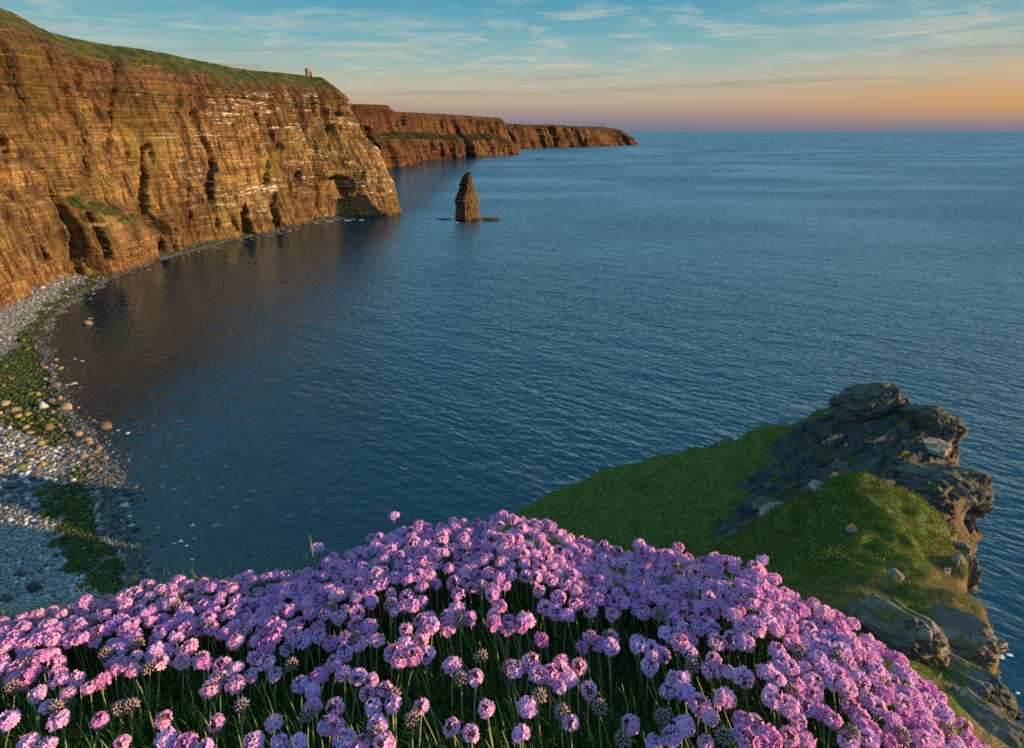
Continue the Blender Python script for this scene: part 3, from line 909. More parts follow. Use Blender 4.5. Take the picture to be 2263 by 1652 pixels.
COLWORD = {'pale': 'pale grey', 'green': 'algae-green', 'brown': 'sandy brown', 'dark': 'dark grey', 'yellow': 'ochre-stained'}
B_LIST = [  # px, py, width, kind, label
    (193, 716, 25, 'brown', 'lone flat brown boulder out in the dark water below the cliff reflection'),
    (121, 775, 9, 'brown', 'smallest and farthest of the brown rocks breaking the water beside the shingle'),
    (123, 795, 11, 'brown', 'upright little brown rock in the shallows beyond the lit boulders'),
    (134, 814, 14, 'yellow', 'squat ochre rock standing clear in the shallows'),
    (100, 813, 15, 'brown', 'brown rock at the water edge left of the squat ochre one'),
    (118, 834, 12, 'brown', 'round brown rock just above the long pointed boulder'),
    (122, 853, 30, 'brown', 'long sunlit boulder pointing into the water'),
    (99, 838, 14, 'brown', 'brown block leaning behind the long pointed boulder'),
    (83, 871, 21, 'yellow', 'ochre slab lying in the dark green weed'),
    (132, 881, 21, 'brown', 'cubic sunlit boulder above the biggest block in the water'),
    (113, 886, 20, 'dark', 'dark shaded boulder beside the cubic sunlit one'),
    (95, 898, 33, 'pale', 'broad pale boulder at the edge of the green weed'),
    (146, 902, 33, 'brown', 'biggest brown block standing in the water off the weed'),
    (34, 906, 26, 'brown', 'brown boulder in the cluster by the frame edge, nearest the weed'),
    (11, 893, 26, 'brown', 'topmost large boulder of the cluster at the frame edge'),
    (16, 908, 20, 'dark', 'dark boulder in the middle of the cluster at the frame edge'),
    (40, 920, 18, 'yellow', 'round ochre boulder below the cluster at the frame edge'),
    (61, 916, 21, 'yellow', 'long ochre boulder in the middle of the green weed'),
    (108, 946, 30, 'yellow', 'pointed ochre boulder at the lower edge of the weed'),
    (233, 944, 36, 'brown', 'large whale-backed boulder standing alone in the shallow water'),
    (171, 960, 25, 'brown', 'flat brown rock awash above the small blocky one'),
    (193, 973, 21, 'brown', 'blocky brown rock awash in the shallows'),
    (91, 928, 18, 'green', 'green rock above the pointed ochre boulder'),
    (282, 958, 12, 'pale', 'small white rock breaking the water beyond the whale-backed boulder'),
    (131, 922, 17, 'green', 'green rock in the water below the biggest brown block'),
    (219, 990, 17, 'brown', 'upper of two small brown rocks at the shallow edge'),
    (213, 999, 13, 'brown', 'lower of two small brown rocks at the shallow edge'),
    (185, 1009, 22, 'brown', 'brown block at the tip of the sunlit cobbles'),
    (233, 1012, 14, 'brown', 'brown rock farthest out from the tip of the sunlit cobbles'),
    (63, 1002, 32, 'yellow', 'largest ochre boulder among the sunlit cobbles'),
    (86, 981, 23, 'yellow', 'ochre boulder with a flat top above the largest ochre one'),
    (71, 853, 16, 'green', 'green boulder deep in the dark weed'),
    (24, 837, 15, 'yellow', 'ochre boulder at the upper edge of the dark weed'),
    (8, 853, 13, 'yellow', 'ochre boulder at the frame edge in the dark weed'),
    (162, 1018, 15, 'brown', 'brown cobble left of the block at the cobble tip'),
    (142, 1016, 14, 'brown', 'brown cobble second left of the block at the cobble tip'),
    (182, 1037, 19, 'brown', 'orange-lit boulder just above the bright green stones'),
    (201, 1031, 13, 'brown', 'small block beside the orange-lit boulder'),
    (222, 1036, 11, 'brown', 'outermost small rock beside the orange-lit boulder'),
    (158, 1027, 16, 'dark', 'grey boulder between the cobble tip and the orange-lit boulder'),
    (9, 1018, 19, 'brown', 'brown boulder at the frame edge below the largest ochre one'),
    (95, 1026, 17, 'yellow', 'ochre boulder at the lower limit of the sunlight'),
    (48, 1032, 27, 'green', 'long green boulder at the lower limit of the sunlight'),
    (275, 1118, 23, 'pale', 'pale block standing at the water edge beside the green band'),
    (270, 1174, 25, 'dark', 'long grey slab at the water edge below the pale block'),
    (300, 1172, 19, 'green', 'green-topped rock in the water right of the grey slab'),
    (257, 1164, 19, 'dark', 'dark rock tucked behind the grey slab'),
    (282, 1193, 17, 'green', 'green boulder at the water edge below the grey slab'),
    (223, 1178, 27, 'dark', 'large flat grey boulder within the green band'),
    (217, 1212, 23, 'green', 'rounded green boulder at the lower end of the green band'),
    (201, 1240, 19, 'green', 'upper green boulder of the pair on pale shingle'),
    (198, 1255, 19, 'green', 'lower green boulder of the pair on pale shingle'),
    (255, 1210, 19, 'yellow', 'yellow-green boulder beside the rounded green one'),
    (98, 1134, 29, 'green', 'largest bright green boulder lying on the grey cobbles'),
    (106, 1113, 29, 'green', 'flat green slab above the largest bright green boulder'),
    (92, 1089, 27, 'green', 'mossy green boulder upmost of three on the grey cobbles'),
    (135, 1145, 21, 'dark', 'dark angular boulder right of the largest green one'),
    (49, 1056, 23, 'pale', 'long pale slab among the shaded cobbles'),
    (29, 1074, 35, 'dark', 'big dark slab among the shaded cobbles'),
    (13, 1076, 21, 'dark', 'dark boulder at the frame edge beside the big dark slab'),
    (9, 1062, 18, 'pale', 'pale boulder at the frame edge above the dark ones'),
    (99, 1074, 19, 'dark', 'grey boulder above the mossy green one'),
    (197, 1117, 15, 'green', 'bright green boulder in the middle of the green band'),
    (75, 1299, 40, 'dark', 'largest grey slab lying on the pale shingle near the flowers'),
    (13, 1322, 29, 'dark', 'grey slab at the frame edge just above the flowers'),
    (52, 1269, 21, 'dark', 'dark boulder above the largest grey slab on pale shingle'),
    (90, 1232, 14, 'pale', 'pale boulder standing up from the white shingle'),
    (110, 1245, 14, 'pale', 'flat pale boulder right of the upright one on white shingle'),
    (29, 1213, 16, 'pale', 'long pale boulder on white shingle near the frame edge'),
    (82, 1186, 15, 'pale', 'pale flat stone at the upper edge of the white shingle'),
    (48, 1233, 15, 'dark', 'dark boulder in the white shingle near the frame edge'),
    (358, 1205, 16, 'dark', 'middle dark rock awash off the white shingle'),
    (350, 1180, 13, 'dark', 'upper dark rock awash off the white shingle'),
    (348, 1257, 12, 'dark', 'lower dark rock awash off the white shingle'),
    (1, 1130, 14, 'dark', 'dark boulder at the frame edge beside the grey cobbles'),
]
rnd = random.Random(5)
taken = []


def drop_stone(px, py, wpx, kind, label, group, sink=0.35, z=None):
    p = SEA(px, py)
    for _ in range(4):
        zz, _s = beach_z(np.array([p[0]]), np.array([p[1]]))
        p = SEA(px, py, max(float(zz[0]), -0.3) if z is None else z)
    _, _, d = proj(p)
    r = wpx * float(d) / FPX / 2 * 0.9
    o = link('boulder', rnd.choice(ROUGH[kind]), label=label, cat='boulder', group=group)
    o.location = (p[0], p[1], p[2] + r * 0.62 * (0.5 - sink) * 1.6)
    o.scale = (r * rnd.uniform(0.85, 1.05), r * rnd.uniform(0.85, 1.2), r * rnd.uniform(0.9, 1.25))
    o.rotation_euler = (rnd.uniform(-0.25, 0.25), rnd.uniform(-0.25, 0.25), rnd.uniform(-0.6, 0.6))
    taken.append((px, py, wpx))
    return o


for (px, py, wp, k, lab) in B_LIST:
    drop_stone(px, py, wp, k, lab, 'boulders along the bay shore')

# scattered stones: largest ones as things, the rest as shingle
rs = np.random.RandomState(11)
N = 38000
spx = rs.uniform(-25, 330, N)
spy = 575 + 815 * rs.uniform(0, 1, N) ** 0.8
p0 = SEA(spx, spy, 0.0)
for _ in range(3):
    z_, s_ = beach_z(p0[:, 0], p0[:, 1])
    p0 = SEA(spx, spy, z_)
z_, s_ = beach_z(p0[:, 0], p0[:, 1])
keep = (s_ > -9) & (p0[:, 1] < 560) & (rs.uniform(size=N) < np.where(s_ > 0, 1.0, 0.35 * np.exp(s_ / 5)))
spx, spy, p0, s_ = spx[keep], spy[keep], p0[keep], s_[keep]
al_ = algae_at(spx, spy, s_) - 0.08 + 0.6 * fbm(p0[:, 0] / 7, p0[:, 1] / 7, 8.0, 4)
u_ = rs.uniform(size=len(spx))
kind = np.where(al_ > 0.45 + 0.25 * (u_ - 0.5), 'green', 'pale').astype(object)
u2 = rs.uniform(size=len(spx))
midz = (spy > 905) & (spy < 1050)
kind[(kind == 'pale') & midz & (u2 < 0.35)] = 'brown'
kind[(kind == 'green') & midz & (u2 < 0.3)] = 'brown'
kind[(kind == 'pale') & (spy > 1040) & (spy < 1150) & (u2 < 0.55)] = 'dark'
kind[(s_ < 5) & (u2 < 0.7)] = 'dark'
kind[(s_ < 5) & (u2 >= 0.7) & (kind == 'pale')] = 'brown'
kind[(kind == 'green') & (u2 > 0.82)] = 'dark'
kind[(kind == 'pale') & (u2 > 0.93)] = 'dark'
kind[(kind == 'pale') & (spy < 800) & (u2 < 0.5)] = 'brown'
zone = np.interp(spy, [575, 700, 830, 900, 1000, 1100, 1160, 1210, 1390], [4.4, 3.8, 5.0, 5.6, 6.0, 6.2, 5.2, 4.8, 5.4])
zone = np.where((spy < 820) & (spx > 60), zone * 1.1, zone)
size = zone * np.exp(rs.normal(size=len(spx)) * 0.33)
# thin out so that stones lie side by side
order = np.argsort(-size)
cell = {}
ok = []
for i in order:
    cx, cy_ = int(spx[i] // 12), int(spy[i] // 12)
    good = True
    for a in (-1, 0, 1):
        for b in (-1, 0, 1):
            for j in cell.get((cx + a, cy_ + b), ()):
                if (spx[i] - spx[j]) ** 2 + ((spy[i] - spy[j]) * 1.35) ** 2 < (0.40 * (size[i] + size[j])) ** 2:
                    good = False
                    break
            if not good: break
        if not good: break
    if good and all((spx[i] - q[0]) ** 2 + ((spy[i] - q[1]) * 1.4) ** 2 > (0.5 * q[2]) ** 2 for q in taken[:len(B_LIST)]):
        cell.setdefault((cx, cy_), []).append(i)
        ok.append(i)
WHERE = {'green': 'green weed-covered stone in the slippery band above the waterline', 'pale': 'pale rounded stone among the white shingle of the bay',
         'brown': 'brown sunlit stone among the cobbles of the bay', 'dark': 'dark wet stone among the shore cobbles'}
NIND = 300 - len(B_LIST)
nst = 0
brows = []
acc = {k: ([], [], [], 0) for k in STONE_S}
accn = {k: 0 for k in STONE_S}
for i in ok:
    k = kind[i]
    p = p0[i]
    d = proj(p)[2]
    r = size[i] * d / FPX / 2
    if nst < NIND and -5 < spx[i] < 325 and 585 < spy[i] < 1330:
        o = link('stone', rnd.choice(ROUGH[k]), cat='stone', group='stones of the bay beach')
        y_ = spy[i]
        reg = 'under the cliff foot' if y_ < 720 else 'above the lit boulders' if y_ < 840 else 'among the lit boulders' if y_ < 960 else 'in the sunlit cobbles' if y_ < 1045 else 'in the shaded cobbles' if y_ < 1150 else 'in the pale shingle'
        at = 'awash' if s_[i] < 1 else 'at the waterline' if s_[i] < 5 else 'near the frame edge' if spx[i] < 60 else 'midway up the beach'
        brows.append((o, f"{'large' if size[i] > 1.35 * zone[i] else 'small'} {dict(green='weed-green', pale='pale grey', brown='sandy brown', dark='dark grey')[k]} stone {at} {reg}", y_))
        o.location = (p[0], p[1], p[2] + r * 0.25)
        o.scale = (r, r * rnd.uniform(0.8, 1.2), r * rnd.uniform(0.8, 1.1))
        o.rotation_euler = (rnd.uniform(-0.4, 0.4), rnd.uniform(-0.4, 0.4), rnd.uniform(0, 6.28))
        nst += 1
    else:
        V, F = HULL_S[i % 8]
        a = rs.uniform(0, 6.28)
        c, s = math.cos(a), math.sin(a)
        q = V * np.array([r, r * rs.uniform(0.75, 1.1), r * rs.uniform(0.8, 1.2)])
        q = np.stack([q[:, 0] * c - q[:, 1] * s, q[:, 0] * s + q[:, 1] * c, q[:, 2]], -1) + p + np.array([0, 0, r * 0.2])
        acc[k][0].append(q)
        acc[k][1].append(F + accn[k])
        acc[k][2].append(np.full(len(V), rs.uniform()))
        accn[k] += len(V)
single_out(brows)
Vs, Fs, Rs, Ms, nv = [], [], [], [], 0
for mi, k in enumerate(STONE_S):
    if accn[k]:
        v = np.vstack(acc[k][0])
        Vs.append(v)
        f = np.vstack(acc[k][1])
        Fs.append(f + nv)
        Rs.append(np.concatenate(acc[k][2]))
        Ms.append(np.full(len(f), mi))
        nv += len(v)
link('shingle', mesh_np('shingle', np.vstack(Vs), np.vstack(Fs), list(STONE_S.values()), False, {'rnd': np.concatenate(Rs)}, np.concatenate(Ms)), kind='stuff', label='pale and weed-green shingle covering the bay beach', cat='shingle')

# rocks lying under the clear shallow water
SUBM = [(402, 985), (390, 1002), (425, 1010), (492, 1078), (545, 1105), (622, 1075), (470, 1098), (320, 1010), (345, 985), (372, 960), (365, 1030), (335, 1060), (360, 1075), (520, 1120), (560, 1085), (440, 1060), (320, 1085), (385, 1080),
        (410, 1110), (455, 1130), (350, 1110), (390, 1140), (690, 1105), (700, 1130), (640, 1140), (600, 1125), (300, 985), (285, 1010), (310, 955), (340, 940), (420, 950), (395, 930), (460, 1000), (500, 1030), (380, 1170), (430, 1190), (480, 1160), (790, 1130), (805, 1108), (980, 1105)]
urows = []
SUBMAT = make_stone_mat('sunken_stone', (0.55, 0.58, 0.55), (0.86, 0.88, 0.84))
SUBMESH = [mesh_np('sunken_rock', *HULLS[i], SUBMAT, False) for i in range(6)]
for i, (px, py) in enumerate(SUBM):
    p = SEA(px, py, -0.7)
    d = float(proj(p)[2])
    r = rnd.uniform(9, 20) * d / FPX / 2
    o = link('sunken_rock', SUBMESH[i % 6], cat='rock', group='pale sunken rocks in the bay shallows')
    urows.append((o, 'pale sunken rock ' + ('off the sunlit cobbles' if py < 1015 else 'off the shaded cobbles' if py < 1090 else 'off the white shingle') + (' close to the shore' if px < 390 else ' farther out' if px < 560 else ' farthest out above the flowers'), py))
    o.location = (p[0], p[1], -0.25 - 0.28 * r)
    o.scale = (r, r * 0.7, r * 0.45)
    o.rotation_euler = (0, 0, rnd.uniform(-0.5, 0.5))
single_out(urows)
Vs, Fs, Rs, nv = [], [], [], 0
for i in range(2200):
    px, py = rs.uniform(150, 760), rs.uniform(840, 1245)
    edge = np.interp(py, [840, 950, 1050, 1150, 1250], [122, 185, 245, 285, 318])
    if px < edge + 5 or rs.uniform() > math.exp(-(px - edge) / 170): continue
    p = SEA(px, py, -0.6)
    zb, _ = beach_z(np.array([p[0]]), np.array([p[1]]))
    r = rs.uniform(4, 13) * float(proj(p)[2]) / FPX / 2
    V, F = HULL_S[i % 8]
    Vs.append(V * np.array([r, r * 0.75, min(r * 0.5, 0.6)]) + np.array([p[0], p[1], min(-0.45 - 0.3 * r, max(float(zb[0]), -1.6))]))
    Fs.append(F + nv)
    Rs.append(np.full(len(V), rs.uniform()))
    nv += len(V)
SUBS = make_stone_mat('sunken_shingle', (0.16, 0.17, 0.16), (0.70, 0.73, 0.68), True)
link('sunken_pebbles', mesh_np('sunken_pebbles', np.vstack(Vs), np.vstack(Fs), SUBS, False, {'rnd': np.concatenate(Rs)}), kind='stuff', label='small stones scattered on the bed under the shallow water', cat='pebbles')

# foam flecks: thin broken sheets lying on the water
Vs, Fs, nv = [], [], 0


def foam(px, py, wp, asp=0.4, rot=0.0):
    global nv
    p = SEA(px, py, 0.04)
    d = float(proj(p)[2])
    r = wp * d / FPX / 2
    n = 14
    a = np.linspace(0, 2 * np.pi, n, endpoint=False)
    k = r * (0.65 + 0.75 * fbm(np.cos(a) * 1.3 + px, np.sin(a) * 1.3 + py, 0, 3))
    k = np.maximum(k, r * 0.12)
    x, y = k * np.cos(a), k * np.sin(a) * asp * 2.2
    c, s = math.cos(rot), math.sin(rot)
    ring = np.stack([p[0] + x * c - y * s, p[1] + x * s + y * c, np.full(n, 0.04)], -1)
    Vs.append(np.vstack([ring, [[p[0], p[1], 0.06]]]))
    i = np.arange(n)
    Fs.append(np.stack([i, (i + 1) % n, np.full(n, n)], -1) + nv)
    nv += n + 1


for px, py, wp in ((200, 703, 14), (166, 793, 10), (182, 797, 12), (163, 847, 24), (150, 850, 12), (193, 935, 12), (125, 897, 16), (262, 950, 10), (240, 1056, 16), (252, 1075, 14), (268, 1150, 16), (290, 1160, 16), (400, 1195, 18), (412, 1205, 14), (385, 1200, 10),
                   (425, 1160, 14), (350, 1165, 8), (425, 1235, 12), (205, 640, 14), (222, 634, 18), (150, 650, 10), (200, 660, 10), (330, 596, 10), (640, 511, 14), (655, 506, 10), (620, 516, 12), (600, 521, 10), (480, 548, 12), (440, 556, 10), (700, 493, 16), (730, 489, 20), (770, 487, 24),
                   (800, 486, 18), (1010, 492, 14), (1060, 491, 12), (700, 1170, 0.1), (886, 1033, 5), (893, 1035, 6), (899, 1034, 4), (2150, 1238, 16), (2140, 1245, 12), (2215, 1450, 22), (2232, 1446, 18), (2160, 1560, 14), (2250, 1530, 14), (2240, 1560, 12)):
    foam(px, py, wp, 0.35, rnd.uniform(-0.3, 0.3))
for i in range(190):
    k = rs.randint(2, len(SHORE_PX))
    t = rs.uniform()
    a, b = SHORE_PX[k - 1], SHORE_PX[k]
    foam(a[0] + (b[0] - a[0]) * t + rs.uniform(2, 16), a[1] + (b[1] - a[1]) * t + rs.uniform(-3, 6), rs.uniform(3, 9), 0.3, rs.uniform(-0.4, 0.4))
link('foam', mesh_np('foam', np.vstack(Vs), np.vstack(Fs), M_FOAM, False), kind='stuff', label='white flecks of foam along the waterline', cat='foam')
w = W(2140, 1237)
link('sea_rock', mesh_np('sea_rock', HULLS[3][0] * np.array([1.5, 1.2, 1.5]), HULLS[3][1], STONE['dark'], False), label='small dark rock in the sea beyond the headland with foam beside it', cat='rock', loc=(w[0], w[1], 0.2))


# ------------------------------------------------------------------ headland terrain (the spur in front)
A = [  # photo point and depth of places on its surface
    (1160, 1112, 104), (1300, 1052, 109), (1480, 1001, 111), (1740, 936, 109), (1875, 880, 107), (1935, 849, 105), (1985, 890, 102), (2040, 897, 98), (2095, 930, 95),
    (1800, 960, 99), (1900, 950, 97), (2000, 950, 93), (1700, 1040, 91), (1850, 1030, 86), (1990, 1030, 82), (2060, 1000, 86), (2150, 1045, 78),
    (1200, 1150, 95), (1300, 1150, 90), (1450, 1120, 88), (1450, 1070, 97), (1600, 1050, 96), (1600, 1150, 78), (1500, 1210, 72), (1400, 1200, 78), (1300, 1110, 97),
    (1750, 1108, 72), (1900, 1080, 68), (2040, 1120, 66),
    (1600, 1192, 60), (1700, 1122, 54), (1780, 1090, 52), (1880, 1068, 50), (2000, 1087, 49), (2060, 1142, 47),
    (1650, 1230, 50), (1700, 1260, 42), (1800, 1190, 43), (1950, 1180, 42), (2050, 1220, 41), (2095, 1260, 39), (1850, 1300, 34), (1950, 1300, 33.5), (2050, 1320, 32), (1950, 1400, 26), (2100, 1400, 28.5), (2160, 1440, 27.5), (2205, 1440, 28),
    (2100, 1520, 23), (2190, 1560, 22), (2250, 1640, 19.5), (2000, 1480, 22), (1900, 1450, 23), (2100, 1640, 17.5)]
A = np.array(A, float)
AP = PT(A[:, 0], A[:, 1], A[:, 2])
HID = np.array([[36, 51.5, 85.5], [30, 50, 87], [42, 52, 85], [24, 50, 84], [0, 2.5, 118.5], [3, 5, 112], [8, 6, 109.5], [-6, 6, 107], [8, 17, 101], [0, 30, 88], [-10, 40, 74], [-12, 20, 94], [10, 0, 117], [0, -6, 124.5], [15, 8, 108], [-20, 0, 108], [-10, 75, 58], [5, 45, 82], [0, 16, 98], [-20, -30, 126], [20, -30, 126]])
AP = np.vstack([AP, HID])


def tps_fit(P):
    n = len(P)
    D = np.hypot(P[:, None, 0] - P[None, :, 0], P[:, None, 1] - P[None, :, 1])
    K = np.where(D > 0, D ** 2 * np.log(D + 1e-9), 0) + np.eye(n) * 1.5
    Q = np.column_stack([np.ones(n), P[:, :2]])
    M = np.block([[K, Q], [Q.T, np.zeros((3, 3))]])
    w = np.linalg.solve(M, np.concatenate([P[:, 2], [0, 0, 0]]))

    def f(x, y):
        out = w[n] + w[n + 1] * x + w[n + 2] * y
        for i in range(n):
            d2 = (x - P[i, 0]) ** 2 + (y - P[i, 1]) ** 2
            out = out + w[i] * 0.5 * d2 * np.log(d2 + 1e-12)
        return out
    return f


tz = tps_fit(AP)
pl = lambda px, py, d: list(PT(np.array(float(px)), np.array(float(py)), np.array(float(d)))[:2])
OUTL = [[-22, -60], [-24, 0], [-18, 25], [-12, 50], [-4, 78], pl(1160, 1112, 104), pl(1300, 1052, 109), pl(1480, 1001, 111), pl(1740, 936, 109), pl(1875, 880, 107), pl(1925, 850, 105.5), pl(1950, 851, 105), pl(1972, 882, 103), pl(1990, 896, 100), pl(2040, 897, 98), pl(2095, 930, 95),
        pl(2100, 960, 92), pl(2085, 1000, 86), pl(2130, 1030, 81), pl(2155, 1048, 78), pl(2150, 1075, 75), pl(2120, 1130, 66), pl(2085, 1165, 55), pl(2075, 1190, 46), pl(2100, 1245, 41), pl(2110, 1280, 38), pl(2150, 1330, 33), pl(2170, 1390, 30), pl(2205, 1440, 28), pl(2195, 1520, 24), pl(2230, 1580, 21.5), pl(2290, 1650, 19.5), [19.5, 8], [18, 0], [16, -60]]
OUTL = np.array(OUTL)


def outline_sd(x, y):
    P = np.stack([x, y], -1)
    best = np.full(x.shape, 1e9)
    inside = np.zeros(x.shape, bool)
    n = len(OUTL)
    for i in range(n):
        a, b = OUTL[i], OUTL[(i + 1) % n]
        ab = b - a
        t = np.clip(((P - a) @ ab) / (ab @ ab), 0, 1)
        q = P - (a + t[..., None] * ab)
        best = np.minimum(best, np.hypot(q[..., 0], q[..., 1]))
        c = ((a[1] > y) != (b[1] > y)) & (x < (b[0] - a[0]) * (y - a[1]) / (b[1] - a[1] + 1e-12) + a[0])
        inside ^= c
    return np.where(inside, -best, best)


ROCKPOLY = np.array([pl(*q) for q in ((1745, 940, 108), (1935, 849, 106), (2050, 890, 100), (2110, 930, 96), (2170, 1050, 80), (2130, 1150, 62), (2065, 1130, 58), (2000, 1085, 60), (1880, 1066, 62), (1760, 1105, 66), (1640, 1175, 70), (1570, 1190, 74), (1590, 1150, 80), (1700, 1000, 96))])


def inpoly(poly, x, y):
    P = np.stack([x, y], -1)
    best = np.full(x.shape, 1e9)
    ins = np.zeros(x.shape, bool)
    for i in range(len(poly)):
        a, b = poly[i], poly[(i + 1) % len(poly)]
        ab = b - a
        t = np.clip(((P - a) @ ab) / (ab @ ab), 0, 1)
        q = P - (a + t[..., None] * ab)
        best = np.minimum(best, np.hypot(q[..., 0], q[..., 1]))
        ins ^= ((a[1] > y) != (b[1] > y)) & (x < (b[0] - a[0]) * (y - a[1]) / (b[1] - a[1] + 1e-12) + a[0])
    return np.where(ins, best, -best)


def headland_surface(x, y):
    z0 = tz(x, y)
    sd_ = outline_sd(x, y) + 1.6 * fbm(x / 7, y / 7, 2.0, 3) * sstep(18, 30, y)
    rockin = inpoly(ROCKPOLY, x, y)
    rock = sstep(-2.0, 2.5, rockin + 3.0 * fbm(x / 6, y / 6, 5.0, 4))
    near = sstep(60, 45, np.hypot(x - 30, y - 35) + 20)
    far_fade = sstep(12, 22, y)
    # turf: hummocks; rock: tilted beds and steps
    tuss = 0.85 * fbm(x / 3.4, y / 3.4, 1.0, 3) + 0.30 * ridged(x / 1.9, y / 1.9, 2.0, 2) + 0.9 * fbm(x / 8.5, y / 8.5, 4.0, 2)
    a, b = -x * 0.36 + y * 0.93, x * 0.93 + y * 0.36
    beds = 1.5 * ridged(a / 6.5, b / 26, 3.0, 5) + 1.5 * fbm(a / 4, b / 10, 9.0, 6, 0.6) + 0.45 * ridged(a / 1.3, b / 3.0, 1.0, 3) + 0.3 * fbm(x / 0.9, y / 0.9, 2.0, 3)
    stp = perlin(np.floor(a / 1.7 + 0.8 * fbm(b / 9, a / 9, 1.0, 2)) * 2.7, b / 7.0, 6.0) * 0.9
    ph = a / 3.4 + 0.55 * fbm(x / 10, y / 10, 12.0, 4)
    saw = (ph - np.floor(ph)) - 0.5
    ph2 = a / 1.25 + 0.5 * fbm(x / 6, y / 6, 15.0, 4)
    beds = beds * 0.7 + 2.6 * saw * (0.5 + 0.5 * sstep(-0.2, 0.4, fbm(b / 12, a / 8, 3.0, 2))) + 0.75 * ((ph2 - np.floor(ph2)) - 0.5)
    z = z0 + far_fade * ((1 - rock) * tuss + rock * (beds - 1.2 + stp))
    # cliffs all round
    o = np.maximum(sd_, 0)
    right = sstep(-8, 12, x - np.interp(y, [0, 40, 100], [8, 20, 40]))
    slope = 2.4 + 3.2 * right
    drop = slope * o + 0.8 * right * np.minimum(o, 1.0) * 2
    led = 3.0 * perlin(np.floor(drop / 1.9 + fbm(x / 9, y / 9, 1.0, 2)) * 3.1, x / 4, y / 4) + 2.5 * fbm(x / 2.5, y / 2.5, drop / 9, 4)
    z = z - drop + led * sstep(1, 6, drop)
    # unseen lower ridge added behind the tip to cast shade on the beach
    q0, q1 = np.array([44.0, 117.0]), np.array([72.0, 125.0])
    tq = np.clip(((x - q0[0]) * (q1[0] - q0[0]) + (y - q0[1]) * (q1[1] - q0[1])) / ((q1 - q0) @ (q1 - q0)), 0, 1)
    dq = np.hypot(x - q0[0] - tq * (q1[0] - q0[0]), y - q0[1] - tq * (q1[1] - q0[1]))
    z = np.maximum(z, 49.5 + 9.5 * tq - 2.6 * dq + 1.2 * fbm(x / 6, y / 6, 1.0, 3))
    steep = sstep(0.3, 1.5, o)
    grass = np.maximum((1 - rock) - 1.6 * sstep(0.0, 0.5, o), -0.5)
    return np.maximum(z, -4), grass, rock, sd_


fx = np.concatenate([np.arange(-70, -12, 3.0), np.arange(-12, 82, 0.22), np.arange(82, 110, 2.0)])
fy = np.concatenate([np.arange(-60, 12, 3.0), np.arange(12, 122, 0.24), np.arange(122, 150, 2.0)])
X, Y = np.meshgrid(fx, fy)
Zh, gr, rk, sdh = headland_surface(X, Y)
hp, hq, hd = proj(np.stack([X, Y, Zh], -1))
strawm = np.clip(0.75 * np.exp(-(((hp - 1900) / 260) ** 2 + ((hq - 1330) / 75) ** 2)) + 0.9 * sstep(2000, 2110, hp - 0.2 * (hq - 1200)) * sstep(1150, 1220, hq) + 0.35 * sstep(-2.0, 0.5, sdh) * (hd < 60), 0, 1) * (hd < 56)
gr = gr * (1 - 0.8 * sstep(0.5, 0.66, fbm(X / 2.0, Y / 2.0, 7.0, 3) + 0.25) * (hq > 1360) * (hp > 1880) * (hd < 35))
warm = np.clip(sstep(-4.0, -0.5, sdh) * sstep(30, 50, X) + sstep(0.2, 1.0, sdh) + (hd < 35) * 0.8, 0, 1)
gyy, gxx = np.gradient(sdh, fy, fx)
gl = np.hypot(gxx, gyy) + 1e-6
on = sstep(0.15, 1.0, sdh) * sstep(14, 24, Y)
bz = np.floor(Zh / 1.7 + 0.5 * fbm(X / 7, Y / 7, 3.0, 2))
push = on * (1.5 * perlin(bz * 3.7, X / 4.5, Y / 4.5) + 1.5 * fbm(X / 3.5, Y / 3.5, Zh / 3.5, 4) - 2.0 * sstep(0.2, 0.7, fbm(X / 5, Y / 5, Zh / 16, 3)))
vx, vy = X + push * gxx / gl, Y + push * gyy / gl
link('headland', mesh_np('headland', np.stack([vx, vy, Zh], -1).reshape(-1, 3), grid_faces(*X.shape), M_HEAD, True, {'grass': gr.ravel(), 'straw': strawm.ravel(), 'warm': warm.ravel()}), kind='structure')


# rock blocks on the headland's edges
def hz(x, y):
    return headland_surface(np.array([x]), np.array([y]))[0][0]


def make_block_mat(name='bedded_block', k=1.0):
    m, t = newmat(name)
    pos = t.n('ShaderNodeTexCoord').outputs['Object']
    r = t.n('ShaderNodeObjectInfo').outputs['Random']
    n1 = t.noise(t.scaled(pos, (1.2, 1.2, 6)), 1.2, 6, 0.65, 0.3)
    n2 = t.noise(pos, 5, 5, 0.7)
    c = t.ramp(n1, [(0.3, (0.035 * k, 0.03 * k, 0.026 * k)), (0.5, (0.125 * k, 0.095 * k, 0.068 * k)), (0.7, (0.29 * k, 0.23 * k, 0.165 * k))])
    c = t.mix(t.math('MULTIPLY', t.maprange(n2, 0.60, 0.70), 0.6), c, (0.45, 0.43, 0.39))
    n3 = t.noise(pos, 2.2, 4, 0.6)
    c = t.mix(t.math('MULTIPLY', t.maprange(n3, 0.58, 0.66), 0.8), c, (0.16, 0.13, 0.03))
    bp = t.n('ShaderNodeBump', {'Height': t.math('ADD', n1, t.math('MULTIPLY', n2, 0.4)), 'Strength': 0.8, 'Distance': 0.2})
    b = t.n('ShaderNodeBsdfPrincipled', {'Base Color': c, 'Roughness': 0.88, 'Specular IOR Level': 0.2, 'Normal': bp.outputs[0]})
    t.n('ShaderNodeOutputMaterial', {0: b.outputs[0]})
    return m


M_BLOCK = make_block_mat()


